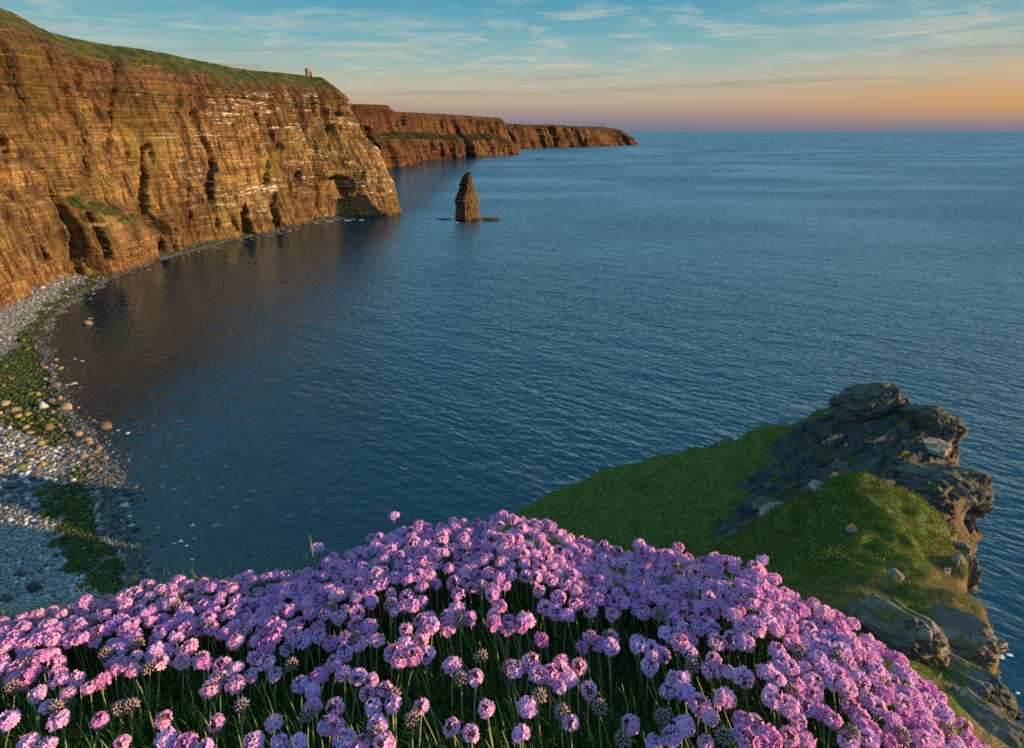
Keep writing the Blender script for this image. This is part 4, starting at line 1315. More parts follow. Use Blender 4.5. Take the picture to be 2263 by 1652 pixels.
def slab_stack(seed, nl):
    """a block of bedded rock: uneven beds lying on each other, corners broken off"""
    r = np.random.RandomState(seed)
    V, F, n = [], [], 0
    zc = -0.5
    th_ = r.dirichlet(np.ones(nl) * 2.5)
    n_out = 13
    a0 = np.sort(r.uniform(0, 2 * np.pi, n_out))
    base_r = 1.0 / np.maximum(np.abs(np.cos(a0 - 0.3)) / 1.35, np.abs(np.sin(a0 - 0.3)) / 0.9) * r.uniform(0.8, 1.05, n_out)
    for k in range(nl):
        h = th_[k] * 1.1
        rr_ = base_r * (1 + 0.10 * r.normal(size=n_out)) * r.uniform(0.82, 1.06)
        ox, oy = r.normal(size=2) * 0.07
        rings = []
        for f, q in ((0.0, 0.94), (0.15, 1.0), (0.8, 1.0), (1.0, 0.93)):
            jit = 1 + 0.03 * r.normal(size=n_out)
            rings.append(np.stack([ox + rr_ * q * jit * np.cos(a0), oy + rr_ * q * jit * np.sin(a0), zc + h * f + 0.035 * r.normal(size=n_out)], -1))
        top = rings[-1].mean(0) + np.array([0, 0, 0.03])
        bot = rings[0].mean(0)
        V += [*rings, top[None], bot[None]]
        for q in range(3):
            for m in range(n_out):
                a, b = n + q * n_out + m, n + q * n_out + (m + 1) % n_out
                F += [[a, b, b + n_out], [a, b + n_out, a + n_out]]
        for m in range(n_out):
            F.append([n + 3 * n_out + m, n + 3 * n_out + (m + 1) % n_out, n + 4 * n_out])
            F.append([n + (m + 1) % n_out, n + m, n + 4 * n_out + 1])
        n += 4 * n_out + 2
        zc += h * 0.97
    return np.vstack(V), np.array(F)


M_PALE_LIT = make_block_mat('pale_sunlit_block', 2.3)  # paler copy for light stones; the outcrop's sunlight is put into its colour
BLK = [mesh_np('rock', *slab_stack(700 + i, 3 + i % 4), M_BLOCK, False) for i in range(8)]
BLP = [mesh_np('rock', *slab_stack(800 + i, 3 + i % 4), M_PALE_LIT, False) for i in range(8)]
# px, py, depth, half sizes in px (w, h), tilt, yaw, label
BL = [(2085, 932, 94, 20, 16, -0.3, 0.2, 'jutting block at the top of the headland overhang'), (2092, 958, 92, 14, 22, 0.3, 0.4, 'mossy upright block below the top of the overhang'), (2070, 985, 88, 16, 26, 0.5, 0.1, 'narrow sunlit pillar of the headland edge'), (2060, 1015, 86, 26, 14, 0.2, 0.6, 'pale ledge at the notch of the headland edge'),
      (2046, 1088, 66, 34, 30, 0.7, 0.4, 'big leaning block with a flat face beside the grassy knoll'), (2020, 1060, 72, 26, 16, 0.3, 0.3, 'grey block behind the big leaning one'), (2108, 1222, 44, 16, 16, 0.2, 0, 'upper pale rock on the cliff edge right of the knoll'), (2112, 1250, 42, 14, 18, -0.2, 0.5, 'middle pale rock on the cliff edge right of the knoll'), (2104, 1272, 40, 14, 12, 0.2, 0.1, 'lower pale rock on the cliff edge right of the knoll'),
      (1700, 1118, 56, 30, 14, 0.2, 0.3, 'pale lichen block at the back of the grassy knoll'), (1722, 1128, 55, 24, 10, 0.0, 0.1, 'small pale block beside the lichen block on the knoll'), (1800, 1103, 52, 20, 8, 0.1, 0.2, 'flat pale slab showing through the knoll turf'), (1660, 1142, 58, 14, 8, 0.2, 0.2, 'grey stone on the slope left of the knoll'), (1625, 1165, 60, 16, 8, 0.3, 0.4, 'grey stone lower on the slope left of the knoll'), (1600, 1190, 60, 12, 12, 0.3, 0.2, 'grey stone at the flower edge left of the knoll'), (1880, 1167, 42, 15, 7, 0.1, 0.2, 'small grey stone in the middle of the knoll'),
      (1975, 1273, 34, 20, 10, 0.5, 0.6, 'pale wedge of rock below the knoll brow'), (1955, 1345, 29, 10, 10, 0.2, 0.3, 'small pale stone on the turf above the broken outcrop'),
      (2200, 1432, 28, 20, 20, 0.4, 0.2, 'pointed pale rock overhanging the sea at the cliff edge'), (2180, 1515, 24, 26, 32, 0.4, 0.3, 'grey boulder on the cliff edge above the lowest turf'), (2130, 1575, 21, 40, 14, 0.45, 0.5, 'low slab at the foot of the outcrop'), (2060, 1560, 20.5, 30, 12, 0.4, 0.4, 'rock half hidden behind the pink flowers'), (2235, 1620, 19.5, 34, 16, 0.3, 0.3, 'lowest sunlit rocks by the frame corner'),
      (2088, 1180, 58, 24, 22, 0.3, 0.2, 'dark block on the cliff face under the prow, above the pale edge rocks'), (2094, 1205, 52, 18, 20, 0.2, 0.5, 'brown cliff block between the prow foot and the pale edge rocks'), (2070, 1165, 58, 20, 14, 0.3, 0.1, 'shaded block between the leaning block and the knoll'),
      (1860, 1010, 85, 26, 8, 0.3, 0.6, 'rib of rock above the dark hollow of the headland'), (1690, 1095, 76, 28, 7, 0.25, 0.6, 'flat slab on the slope behind the knoll')]
for i, (px, py, d, hw, hh, tilt, yaw, lab) in enumerate(BL):
    p = PT(np.array(float(px)), np.array(float(py)), np.array(float(d)))
    g = hz(p[0], p[1])
    if d < 30: hw, hh = hw * 0.78, hh * 0.85
    w, h = hw * d / FPX, hh * d / FPX
    if outline_sd(np.array([p[0]]), np.array([p[1]]))[0] < 1.0:
        p[2] = min(p[2], g + h * 0.55)
        p[2] = max(p[2], g - h * 0.1)
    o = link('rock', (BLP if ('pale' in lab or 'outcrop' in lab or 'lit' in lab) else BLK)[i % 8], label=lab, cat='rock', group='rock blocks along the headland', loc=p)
    o.scale = (w / 1.35, (w * 0.8 + h * 0.3), h * 1.15)
    o.rotation_euler = (rnd.uniform(-0.2, 0.2), -tilt, yaw - 0.3)

def crag(poly, d, thick, seed, mat, tilt=25, bed=0.55, lean=0.0, rough=0.0):
    """a solid mass of bedded rock that stands out of the slope: its outline as seen from the path, lofted through its thickness"""
    r = np.random.RandomState(seed)
    P = np.array(poly, float)
    c2 = P.mean(0)
    n, nr = (130, 34) if rough else (90, 21)
    Q = np.vstack([P, P[:1]])
    L_ = np.concatenate([[0], np.cumsum(np.linalg.norm(np.diff(Q, axis=0), axis=1))])
    si = np.linspace(0, L_[-1], n, endpoint=False)
    O = (np.stack([np.interp(si, L_, Q[:, 0]), np.interp(si, L_, Q[:, 1])], -1) - c2) * d / FPX      # metres, v down
    u, v = O[:, 0], -O[:, 1]
    size = np.abs(O).max()
    ct_, st2 = math.cos(math.radians(tilt)), math.sin(math.radians(tilt))
    ctr = PT(np.array(c2[0]), np.array(c2[1]), np.array(float(d)))
    fwd, up = np.array([0, CP, -SP]), np.array([0, SP, CP])
    R_ = []
    for w in np.linspace(0.0, 1.0, nr):                # front to back: the first rings close the face
        if w < 0.45: q = 0.06 + 0.94 * (w / 0.45) ** 0.8; dep_ = -0.5 * (1 - (w / 0.45) ** 2) * 0.55 - 0.22
        else: q = 1.0 - 0.10 * (w - 0.45); dep_ = -0.22 + (w - 0.45) / 0.55 * 0.9
        uu, vv = u * q, v * q
        bc = (vv * ct_ - uu * st2) / bed
        k = np.floor(bc + 0.5 * perlin(uu / size * 2, w * 3, seed))
        ac = (uu * ct_ + vv * st2)
        jn = np.floor(ac / (bed * 2.6) + 0.6 * perlin(k * 2.3, w * 2.0, seed))
        push = 1.5 * bed * perlin(k * 3.7, jn * 5.1, seed) + 0.5 * bed * (bc - np.floor(bc)) + 0.10 * size * fbm(uu / size * 2.2, vv / size * 2.2, w * 2 + seed, 4)
        if rough:
            push = push + rough * (0.8 * fbm(uu / size * 4.5, vv / size * 4.5, w * 5 + seed, 5, 0.6) + 0.7 * perlin(np.floor(ac / (bed * 1.6) + 0.5 * perlin(k * 1.3, w * 6, 2.0)) * 3.3, k * 2.1, np.floor(w * 7) + seed))
        s_out = 1 + 0.16 * perlin(k * 1.9, jn * 2.7 + w * 2, seed + 3) + 0.07 * fbm(uu / size * 3, vv / size * 3, seed + w * 3, 3)
        uu2, vv2 = uu * s_out, vv * s_out
        R_.append(ctr + uu2[:, None] * np.array([1.0, 0, 0]) + vv2[:, None] * up + (dep_ * thick - push + lean * vv2)[:, None] * fwd)
    V = np.concatenate([np.stack(R_).reshape(-1, 3), [R_[0].mean(0)], [R_[-1].mean(0)]])
    i = np.arange(nr * n).reshape(nr, n)
    i = np.concatenate([i, i[:, :1]], 1)
    F = [np.stack([i[:-1, :-1], i[:-1, 1:], i[1:, 1:]], -1).reshape(-1, 3), np.stack([i[:-1, :-1], i[1:, 1:], i[1:, :-1]], -1).reshape(-1, 3),
         np.stack([i[0, 1:], i[0, :-1], np.full(n, nr * n)], -1), np.stack([i[-1, :-1], i[-1, 1:], np.full(n, nr * n + 1)], -1)]
    return link('crag', mesh_np('crag', V - ctr, np.vstack(F), mat, False), bpy.data.objects['headland'], loc=ctr)


def make_crag_mat(name, k, warm_, moss=0.66):
    m, t = newmat(name)
    pos = t.n('ShaderNodeNewGeometry').outputs['Position']
    nrm = t.n('ShaderNodeSeparateXYZ', {0: t.n('ShaderNodeNewGeometry').outputs['Normal']}).outputs[2]
    d_ = t.n('ShaderNodeVectorMath', {0: pos, 1: (-0.35, 0.45, 0.85)}, operation='DOT_PRODUCT').outputs['Value']
    e_ = t.n('ShaderNodeVectorMath', {0: pos, 1: (0.88, 0.36, 0.2)}, operation='DOT_PRODUCT').outputs['Value']
    sv = t.n('ShaderNodeCombineXYZ', {0: t.math('MULTIPLY', d_, 2.6), 1: t.math('MULTIPLY', e_, 0.45), 2: 0.0}).outputs[0]
    n1 = t.noise(sv, 1.0, 7, 0.66, 0.3)
    c = t.ramp(n1, [(0.3, (0.028 * k, 0.027 * k, 0.027 * k)), (0.48, (0.085 * k, 0.08 * k * warm_, 0.075 * k * warm_ ** 2)), (0.7, (0.22 * k, 0.20 * k * warm_, 0.18 * k * warm_ ** 2))])
    nl = t.noise(pos, 3.0, 5, 0.7)
    c = t.mix(t.math('MULTIPLY', t.maprange(nl, 0.60, 0.70), 0.6), c, (0.42, 0.41, 0.37))
    nm = t.noise(pos, 0.9, 5, 0.65, 0.4)
    mf = t.maprange(t.math('ADD', t.math('MULTIPLY', nrm, 0.18), nm), moss, moss + 0.08)
    c = t.mix(t.math('MULTIPLY', mf, 0.9), c, t.mix(nl, (0.06, 0.09, 0.012), (0.20, 0.17, 0.03)))
    bp = t.n('ShaderNodeBump', {'Height': t.math('ADD', n1, t.math('MULTIPLY', nl, 0.35)), 'Strength': 1.0, 'Distance': 0.35})
    b = t.n('ShaderNodeBsdfPrincipled', {'Base Color': c, 'Roughness': 0.88, 'Specular IOR Level': 0.2, 'Normal': bp.outputs[0]})
    t.n('ShaderNodeOutputMaterial', {0: b.outputs[0]})
    return m


M_CRAG = make_crag_mat('crag_rock', 1.0, 0.96)
M_CRAG_PALE_LIT = make_crag_mat('crag_rock_pale_sunlit', 1.9, 0.86, 0.655)  # pale crag copy with the outcrop's warm sunlight put into its colour
crag([(1852, 930), (1868, 900), (1876, 876), (1896, 868), (1915, 855), (1936, 847), (1956, 850), (1966, 864), (1980, 880), (1992, 896), (2000, 930), (1980, 960), (1900, 965)], 103, 9, 3, M_CRAG, 28, 1.0, 0, 0.8)
crag([(2010, 905), (2040, 892), (2070, 905), (2098, 922), (2108, 946), (2092, 972), (2078, 1004), (2052, 1020), (2030, 985), (2015, 945)], 95, 9, 5, M_CRAG, 30, 0.8, 0, 0.7)
crag([(1996, 1078), (2020, 1045), (2060, 1036), (2104, 1032), (2146, 1040), (2162, 1062), (2156, 1084), (2160, 1100), (2142, 1122), (2128, 1134), (2110, 1148), (2098, 1176), (2082, 1196), (2062, 1150), (2028, 1112)], 76, 9, 9, M_CRAG, 12, 0.8, 0, 0.7)
crag([(2006, 1096), (2030, 1056), (2046, 1062), (2078, 1100), (2096, 1132), (2070, 1140), (2034, 1124)], 67, 5, 12, M_CRAG, 52, 0.6, 0, 0.4)
crag([(1930, 1392), (1962, 1362), (1990, 1344), (2046, 1362), (2064, 1392), (2062, 1440), (2046, 1482), (1996, 1474), (1950, 1436)], 25.5, 3.2, 14, M_CRAG_PALE_LIT, 30, 0.17, 0, 0.30)
crag([(2070, 1420), (2110, 1384), (2152, 1360), (2170, 1392), (2150, 1436), (2112, 1474), (2078, 1482), (2066, 1452)], 26.8, 3.0, 17, M_CRAG_PALE_LIT, 32, 0.17, 0, 0.30)
crag([(2060, 1500), (2110, 1478), (2172, 1476), (2204, 1510), (2206, 1552), (2160, 1580), (2110, 1580), (2070, 1548)], 23.6, 3.2, 21, M_CRAG, 25, 0.16, 0, 0.26)
crag([(2092, 1190), (2110, 1196), (2126, 1218), (2130, 1252), (2120, 1284), (2100, 1290), (2084, 1250), (2080, 1214)], 43, 4, 23, M_CRAG_PALE_LIT, 70, 0.3, 0, 0.35)
crag([(2090, 1600), (2160, 1584), (2230, 1580), (2275, 1620), (2290, 1670), (2200, 1690), (2110, 1660)], 19.8, 3.0, 27, M_CRAG_PALE_LIT, 25, 0.15, 0, 0.24)
hl0 = bpy.data.objects['headland']
rs = np.random.RandomState(71)
for k in range(24):
    cx_, cy_, d_ = [(2010, 1400, 26), (2050, 1440, 25.5), (2120, 1425, 27), (2120, 1505, 23.5), (2180, 1510, 24), (2150, 1590, 20.5), (2240, 1630, 19.5)][k % 7]
    x_, y_ = cx_ + rs.normal() * 32, cy_ + rs.normal() * 24
    p = PT(np.array(x_), np.array(y_), np.array(d_))
    g = hz(p[0], p[1])
    w = rs.uniform(7, 20) * d_ / FPX
    o = link('rock', (BLP if rs.uniform() < 0.7 else BLK)[rs.randint(8)], hl0, loc=(p[0], p[1], min(p[2], g + 0.35 * w)))
    o.scale = (w, w * rs.uniform(0.5, 0.9), w * rs.uniform(0.35, 0.7))
    o.rotation_euler = (rs.uniform(-0.25, 0.25), -rs.uniform(0.2, 0.6), rs.uniform(-0.2, 0.6))

# smaller blocks that crop out of the rock slope and along the cliff edge: parts of the headland
hl = bpy.data.objects['headland']
rs = np.random.RandomState(44)
cnt = 0
cx4, cy4 = rs.uniform(8, 80, 4000), rs.uniform(12, 100, 4000)
cz4, cg4, cr4, cs4 = headland_surface(cx4, cy4)
cp4, cq4, cd4 = proj(np.stack([cx4, cy4, cz4], -1))
face = np.where((cs4 > 0.6) & (cs4 < 5.5) & (cp4 > 1850) & (cp4 < 2275) & (cq4 > 900) & (cq4 < 1680) & (cx4 > 14 + 0.25 * cy4))[0][:55]
for k in face:
    w = rs.uniform(11, 30) * cd4[k] / FPX
    o = link('rock', BLK[rs.randint(8)], hl, loc=(cx4[k], cy4[k], cz4[k] - 0.1 * w))
    o.scale = (w, w * rs.uniform(0.6, 1.0), w * rs.uniform(0.4, 0.9))
    o.rotation_euler = (rs.uniform(-0.2, 0.2), -rs.uniform(0.0, 0.4), rs.uniform(-0.5, 1.2))
for k in range(4000):
    if cnt >= 62: break
    x, y, zz_, r_, sd1, ppx, ppy, pd = [float(q[k]) for q in (cx4, cy4, cz4, cr4, cs4, cp4, cq4, cd4)]
    if not (1550 < ppx < 2275 and 840 < ppy < 1660): continue
    edge = -2.5 < sd1 < 2.5 and x > 12 + 0.3 * y
    if not ((r_ > 0.6 and sd1 < 1 and cnt < 26) or edge): continue
    if r_ < 0.6 and y > 24 and sd1 < -1.2: continue
    w = rs.uniform(8, 22) * pd / FPX if edge else rs.uniform(9, 30) * pd / FPX
    o = link('rock', (BLP if (pd < 40 and rs.uniform() < 0.6) else BLK)[rs.randint(8)], hl, loc=(x, y, zz_ - (0.02 if edge else 0.16) * w))
    o.scale = (w, w * rs.uniform(0.4, 0.8), w * rs.uniform(0.35, 0.8))
    o.rotation_euler = (rs.uniform(-0.12, 0.12), -rs.uniform(0.15, 0.4), 0.36 + rs.uniform(-0.15, 0.15))
    cnt += 1

# turf blades on the headland
rs = np.random.RandomState(21)
N = 210000
tx, ty = rs.uniform(-8, 60, N), rs.uniform(14, 112, N)
tzv, tg, _, tsd = headland_surface(tx, ty)
tp, tq, td = proj(np.stack([tx, ty, tzv], -1))
kp = (tp > 1130) & (tp < 2290) & (tq < 1700) & (tg > 0.45) & (tsd < 0.3) & (rs.uniform(size=N) < np.clip((48.0 / td) ** 2, 0.10, 1))
kp &= tq < np.interp(tp, [1150, 1280, 1400, 1500, 1690, 1780, 1880, 1980, 2060, 2150, 2300], [1190, 1230, 1265, 1270, 1330, 1420, 1500, 1600, 1700, 1700, 1800])
tx, ty, tzv, tp, tq, td = [a[kp] for a in (tx, ty, tzv, tp, tq, td)]
strw = np.clip(0.8 * np.exp(-(((tp - 1900) / 260) ** 2 + ((tq - 1330) / 75) ** 2)) + 0.8 * sstep(2010, 2110, tp) * sstep(1150, 1220, tq), 0, 1) * (td < 56) + 0.35 * fbm(tx / 2, ty / 2, 2.0, 3)
V, F, R_ = [], [], []
n = len(tx)
for b in range(4):
    L_ = rs.uniform(0.18, 0.42, n) * np.interp(td, [20, 45, 60, 110], [0.8, 1.0, 0.8, 0.55]) * (1 + 0.5 * strw)
    a = rs.uniform(0, 2 * np.pi, n)
    wv = 0.012 * td / 25
    lean = rs.uniform(0.25, 0.9, n)
    lx, ly = -0.8 + 0.7 * np.cos(a), -0.3 + 0.7 * np.sin(a)
    ox, oy = rs.uniform(-0.12, 0.12, n), rs.uniform(-0.12, 0.12, n)
    r0 = np.stack([tx + ox - wv, ty + oy, tzv - 0.04], -1)
    r1 = np.stack([tx + ox + wv, ty + oy, tzv - 0.04], -1)
    t1 = np.stack([tx + ox + lx * lean * L_, ty + oy + ly * lean * L_, tzv + L_ * 0.8], -1)
    V.append(np.stack([r0, r1, t1], 1).reshape(-1, 3))
    cr = np.clip(0.24 + 0.55 * strw + 0.30 * fbm(tx / 4, ty / 4, 3.0, 3) + 0.30 * fbm(tx / 1.1, ty / 1.1, 6.0, 2) + rs.normal(size=n) * 0.14, 0, 1)
    R_.append(np.repeat(cr, 3))
V = np.vstack(V)
F = np.arange(len(V)).reshape(-1, 3)
link('turf', mesh_np('turf', V, F, M_TURF, False, {'rnd': np.concatenate(R_)}), kind='stuff', label='green and straw-coloured turf on the headland', cat='grass')

# small yellow flowers and pink cushions on the knoll
YC = [(1830, 1085, 60, 8), (1960, 1075, 50, 10), (2000, 1085, 30, 8), (1735, 1125, 25, 16), (1850, 1130, 30, 6), (1800, 1150, 20, 25), (1775, 1245, 35, 8), (1790, 1255, 30, 12), (1850, 1215, 15, 12), (1760, 1285, 50, 20), (1960, 1230, 25, 10), (1725, 1160, 20, 10), (1820, 1225, 60, 14), (1620, 1205, 20, 6)]
Vs, Fs, nv = [], [], 0
oct_v = np.array([[1, 0, 0], [-1, 0, 0], [0, 1, 0], [0, -1, 0], [0, 0, 1], [0, 0, -1]], float)
oct_f = np.array([[0, 2, 4], [2, 1, 4], [1, 3, 4], [3, 0, 4], [2, 0, 5], [1, 2, 5], [3, 1, 5], [0, 3, 5]])


def ground_hit(px, py, d0, d1):
    dd = np.linspace(d0, d1, 160)
    P = PT(np.full(160, px), np.full(160, py), dd)
    g = headland_surface(P[:, 0], P[:, 1])[0]
    h = np.where(P[:, 2] < g + 0.05)[0]
    return P[h[0]] if len(h) else None


for (cx, cyy, sx_, sy_) in YC:
    for k in range(int(14 + sx_ * 0.7)):
        p = ground_hit(cx + rs.normal() * sx_ * 0.5, cyy + rs.normal() * sy_ * 0.6, 24, 66)
        if p is None: continue
        Vs.append(oct_v * np.array([0.036, 0.036, 0.025]) * rs.uniform(0.7, 1.3) + p + np.array([0, 0, rs.uniform(0.12, 0.3)]))
        Fs.append(oct_f + nv)
        nv += 6
link('yellow_flowers', mesh_np('yellow_flowers', np.vstack(Vs), np.vstack(Fs), M_YEL, False), kind='stuff', label='patches of tiny yellow flowers over the knoll turf', cat='wildflowers')


# ------------------------------------------------------------------ tower, ruin and people on the skyline
def bm_obj(name, bm, mat, parent, loc=None):
    me = bpy.data.meshes.new(name)
    bm.to_mesh(me)
    bm.free()
    me.materials.append(mat)
    return link(name, me, parent, loc=loc)


def box_bm(sx_, sy_, sz_, x=0, y=0, z=0, bm=None, taper=1.0):
    bm = bm or bmesh.new()
    v = [bm.verts.new((x + a * sx_ / 2 * (taper if c else 1), y + b * sy_ / 2 * (taper if c else 1), z + c * sz_)) for c in (0, 1) for b in (-1, 1) for a in (-1, 1)]
    for f in ((0, 2, 3, 1), (4, 5, 7, 6), (0, 1, 5, 4), (2, 6, 7, 3), (1, 3, 7, 5), (0, 4, 6, 2)):
        bm.faces.new([v[i] for i in f])
    return bm


def cyl_bm(r0, r1, h, z=0, n=20, x=0, y=0, bm=None):
    bm = bm or bmesh.new()
    a = [bm.verts.new((x + r0 * math.cos(2 * math.pi * i / n), y + r0 * math.sin(2 * math.pi * i / n), z)) for i in range(n)]
    b = [bm.verts.new((x + r1 * math.cos(2 * math.pi * i / n), y + r1 * math.sin(2 * math.pi * i / n), z + h)) for i in range(n)]
    for i in range(n):
        bm.faces.new((a[i], a[(i + 1) % n], b[(i + 1) % n], b[i]))
    bm.faces.new(b)
    bm.faces.new(a[::-1])
    return bm


def crest_at(px, back=4.0, front=None):
    m = (crest[:, 1] > 450) & (crest[:, 1] < 1000)
    ids = np.where(m)[0]
    i = ids[np.argmin(np.abs(cpx[ids] - px))]
    return crest[i].copy()


p = crest_at(681)
tower = link('tower', None, label='small round stone tower with battlements on the clifftop edge', cat='tower', loc=(p[0], p[1], p[2] - 1.0))
bm_obj('tower_body', cyl_bm(3.9, 3.5, 9.2, n=24), M_TOWER, tower)
bm_obj('parapet', cyl_bm(4.0, 4.0, 0.9, 9.2, n=24), M_TOWER, tower)
for i in range(9):
    a = 2 * math.pi * i / 9
    o = bm_obj('merlon', box_bm(1.1, 1.5, 1.1), M_TOWER, tower, (3.35 * math.cos(a), 3.35 * math.sin(a), 10.1))
    o.rotation_euler = (0, 0, a)
bm_obj('turret', box_bm(3.2, 3.6, 6.4, taper=0.96), M_TOWER, tower, (4.9, -0.6, 0))
for dx_, dy_ in ((-1.1, -1.3), (1.1, -1.3), (-1.1, 1.3), (1.1, 1.3)):
    bm_obj('merlon', box_bm(0.8, 0.8, 0.9), M_TOWER, tower, (4.9 + dx_, -0.6 + dy_, 6.4))
for i, (a, z) in enumerate(((-1.9, 4.6), (-0.9, 4.6), (-1.4, 7.2))):
    o = bm_obj('window', box_bm(0.35, 0.7, 1.4), M_DARKROCK, tower, (3.68 * math.cos(a), 3.68 * math.sin(a), z))
    o.rotation_euler = (0, 0, a)
bm_obj('door', box_bm(1.1, 0.3, 2.2), M_DARKROCK, tower, (4.9, -2.42, 0.9))

fcrest = far_pts[:, -1]
fp, fq, _ = proj(fcrest)
i = int(np.argmin(np.abs(fp - 1332) + (fcrest[:, 1] > 6200) * 1e4))
p = fcrest[i]
ruin = link('watchtower', None, label='tiny ruined square watchtower on the farthest headland', cat='tower', loc=(p[0], p[1], p[2] - 8))
bm_obj('tower_wall', box_bm(13, 13, 30, taper=0.92), M_TOWER, ruin)
bm_obj('broken_top', box_bm(9, 5, 6, 1, 2), M_TOWER, ruin, (0, 0, 30.002))
bm_obj('annex', box_bm(12, 9, 12), M_TOWER, ruin, (12.6, 0, 0))


def person_mesh(stride=0.12, arm=0.1):
    bm = bmesh.new()
    pts = {'pel': (0, 0, 0.95), 'waist': (0, 0, 1.12), 'chest': (0, 0, 1.35), 'neck': (0, 0, 1.50), 'head': (0, 0.02, 1.62), 'top': (0, 0.02, 1.74)}
    rad = {'pel': 0.15, 'waist': 0.135, 'chest': 0.17, 'neck': 0.06, 'head': 0.10, 'top': 0.07}
    for s, n in ((-1, 'l'), (1, 'r')):
        pts.update({'hip' + n: (0.09 * s, 0, 0.88), 'knee' + n: (0.10 * s, stride * s * 0.5 + 0.03, 0.48), 'ank' + n: (0.10 * s, stride * s, 0.08), 'toe' + n: (0.11 * s, stride * s + 0.16, 0.03),
                    'sh' + n: (0.19 * s, 0, 1.42), 'el' + n: (0.25 * s, -arm * s * 0.4, 1.14), 'wr' + n: (0.24 * s, arm * s + 0.05, 0.90), 'hand' + n: (0.23 * s, arm * s + 0.08, 0.80)})
        rad.update({'hip' + n: 0.10, 'knee' + n: 0.065, 'ank' + n: 0.045, 'toe' + n: 0.04, 'sh' + n: 0.075, 'el' + n: 0.05, 'wr' + n: 0.035, 'hand' + n: 0.04})
    E = [('pel', 'waist'), ('waist', 'chest'), ('chest', 'neck'), ('neck', 'head'), ('head', 'top')]
    for n in 'lr':
        E += [('pel', 'hip' + n), ('hip' + n, 'knee' + n), ('knee' + n, 'ank' + n), ('ank' + n, 'toe' + n), ('chest', 'sh' + n), ('sh' + n, 'el' + n), ('el' + n, 'wr' + n), ('wr' + n, 'hand' + n)]
    ks = list(pts)
    me = bpy.data.meshes.new('person')
    me.from_pydata([pts[k] for k in ks], [(ks.index(a), ks.index(b)) for a, b in E], [])
    o = bpy.data.objects.new('tmp', me)
    COL.objects.link(o)
    md = o.modifiers.new('skin', 'SKIN')
    for k, v in zip(ks, me.skin_vertices[0].data):
        v.radius = (rad[k], rad[k])
    me.skin_vertices[0].data[0].use_root = True
    sb = o.modifiers.new('sub', 'SUBSURF')
    sb.levels = 1
    dg = bpy.context.evaluated_depsgraph_get()
    out = bpy.data.meshes.new_from_object(o.evaluated_get(dg))
    bpy.data.objects.remove(o)
    return out


for i, (px, lab) in enumerate(((348.5, 'leftmost of three tiny walkers close together on the clifftop skyline'), (350.5, 'middle of three tiny walkers close together on the clifftop skyline'), (353, 'rightmost of three tiny walkers close together on the clifftop skyline'),
                               (488, 'one of two tiny people standing midway along the clifftop'), (489.5, 'darker of two tiny people standing midway along the clifftop'), (556, 'lone tiny person on the clifftop nearest the tower'))):
    p = crest_at(px)
    me = person_mesh(0.1 + 0.03 * i, 0.06 + 0.02 * i)
    me.materials.clear()
    me.materials.append(M_CLOTH[i % 3])
    q = link('person', me, label=lab, cat='person', group='walkers on the clifftop', loc=(p[0] + (i % 3) * 0.7 - 0.7, p[1], p[2] - 0.05))
    q.rotation_euler = (0, 0, 0.9 * i)
    q.scale = (1.05, 1.05, 1.05)

# ------------------------------------------------------------------ flower mound under the camera
CPX = np.array([-500, -300, 0, 150, 330, 480, 600, 690, 740, 800, 870, 1000, 1110, 1200, 1280, 1400, 1500, 1620, 1690, 1780, 1880, 1980, 2060, 2150, 2300, 2700], float)
CPY = np.array([1400, 1390, 1372, 1337, 1292, 1280, 1266, 1248, 1222, 1198, 1166, 1150, 1140, 1152, 1184, 1216, 1218, 1230, 1256, 1326, 1366, 1440, 1520, 1632, 1800, 2300], float)
CDD = np.array([.85, .88, .95, 1.0, 1.05, 1.07, 1.08, 1.1, 1.12, 1.15, 1.18, 1.2, 1.2, 1.18, 1.14, 1.1, 1.06, 1.0, .96, .92, .88, .84, .8, .75, .7, .6])


def canopy_d(px, py):
    yc, dc = np.interp(px, CPX, CPY), np.interp(px, CPX, CDD)
    return 1.0 / (1.0 / dc + 0.00133 * np.maximum(py - yc, -20))


STEM = 0.105
gpx = np.concatenate([np.linspace(-450, 2650, 125)])
rows = []
crestP = PT(gpx, np.interp(gpx, CPX, CPY) + 4, canopy_d(gpx, np.interp(gpx, CPX, CPY) + 4)) - np.array([0, 0, STEM])
outd = np.stack([crestP[:, 0] * 0.9, crestP[:, 1] + 0.1, np.zeros(len(gpx))], -1)
outd /= np.linalg.norm(outd, axis=1)[:, None]
for a, b in ((7.0, -12.0), (3.5, -6.8), (1.8, -3.7), (0.9, -1.75), (0.45, -0.75), (0.25, -0.36), (0.12, -0.14), (0.05, -0.04)):
    rows.append(crestP + outd * a + np.array([0, 0, b]))
for q in np.linspace(0, 1, 46):
    yy = np.interp(gpx, CPX, CPY) + 4 + q * (np.maximum(1980, np.interp(gpx, CPX, CPY) + 200) - np.interp(gpx, CPX, CPY))
    rows.append(PT(gpx, yy, canopy_d(gpx, yy)) - np.array([0, 0, STEM]))
last = rows[-1]
for a, b in ((0.4, 0.02), (1.2, 0.1), (3.0, 0.4), (8.0, 1.0)):
    rows.append(last * np.array([1 + a * 0.5, 1, 1]) + np.array([0, -a, b]))
G = np.stack(rows)
G[8:54, :, 2] += 0.012 * fbm(G[8:54, :, 0] * 9, G[8:54, :, 1] * 9, 1.0, 3)
link('ground', mesh_np('ground', G.reshape(-1, 3), grid_faces(G.shape[0], G.shape[1]), M_SOIL, True), kind='structure')

# head templates
rs = np.random.RandomState(31)


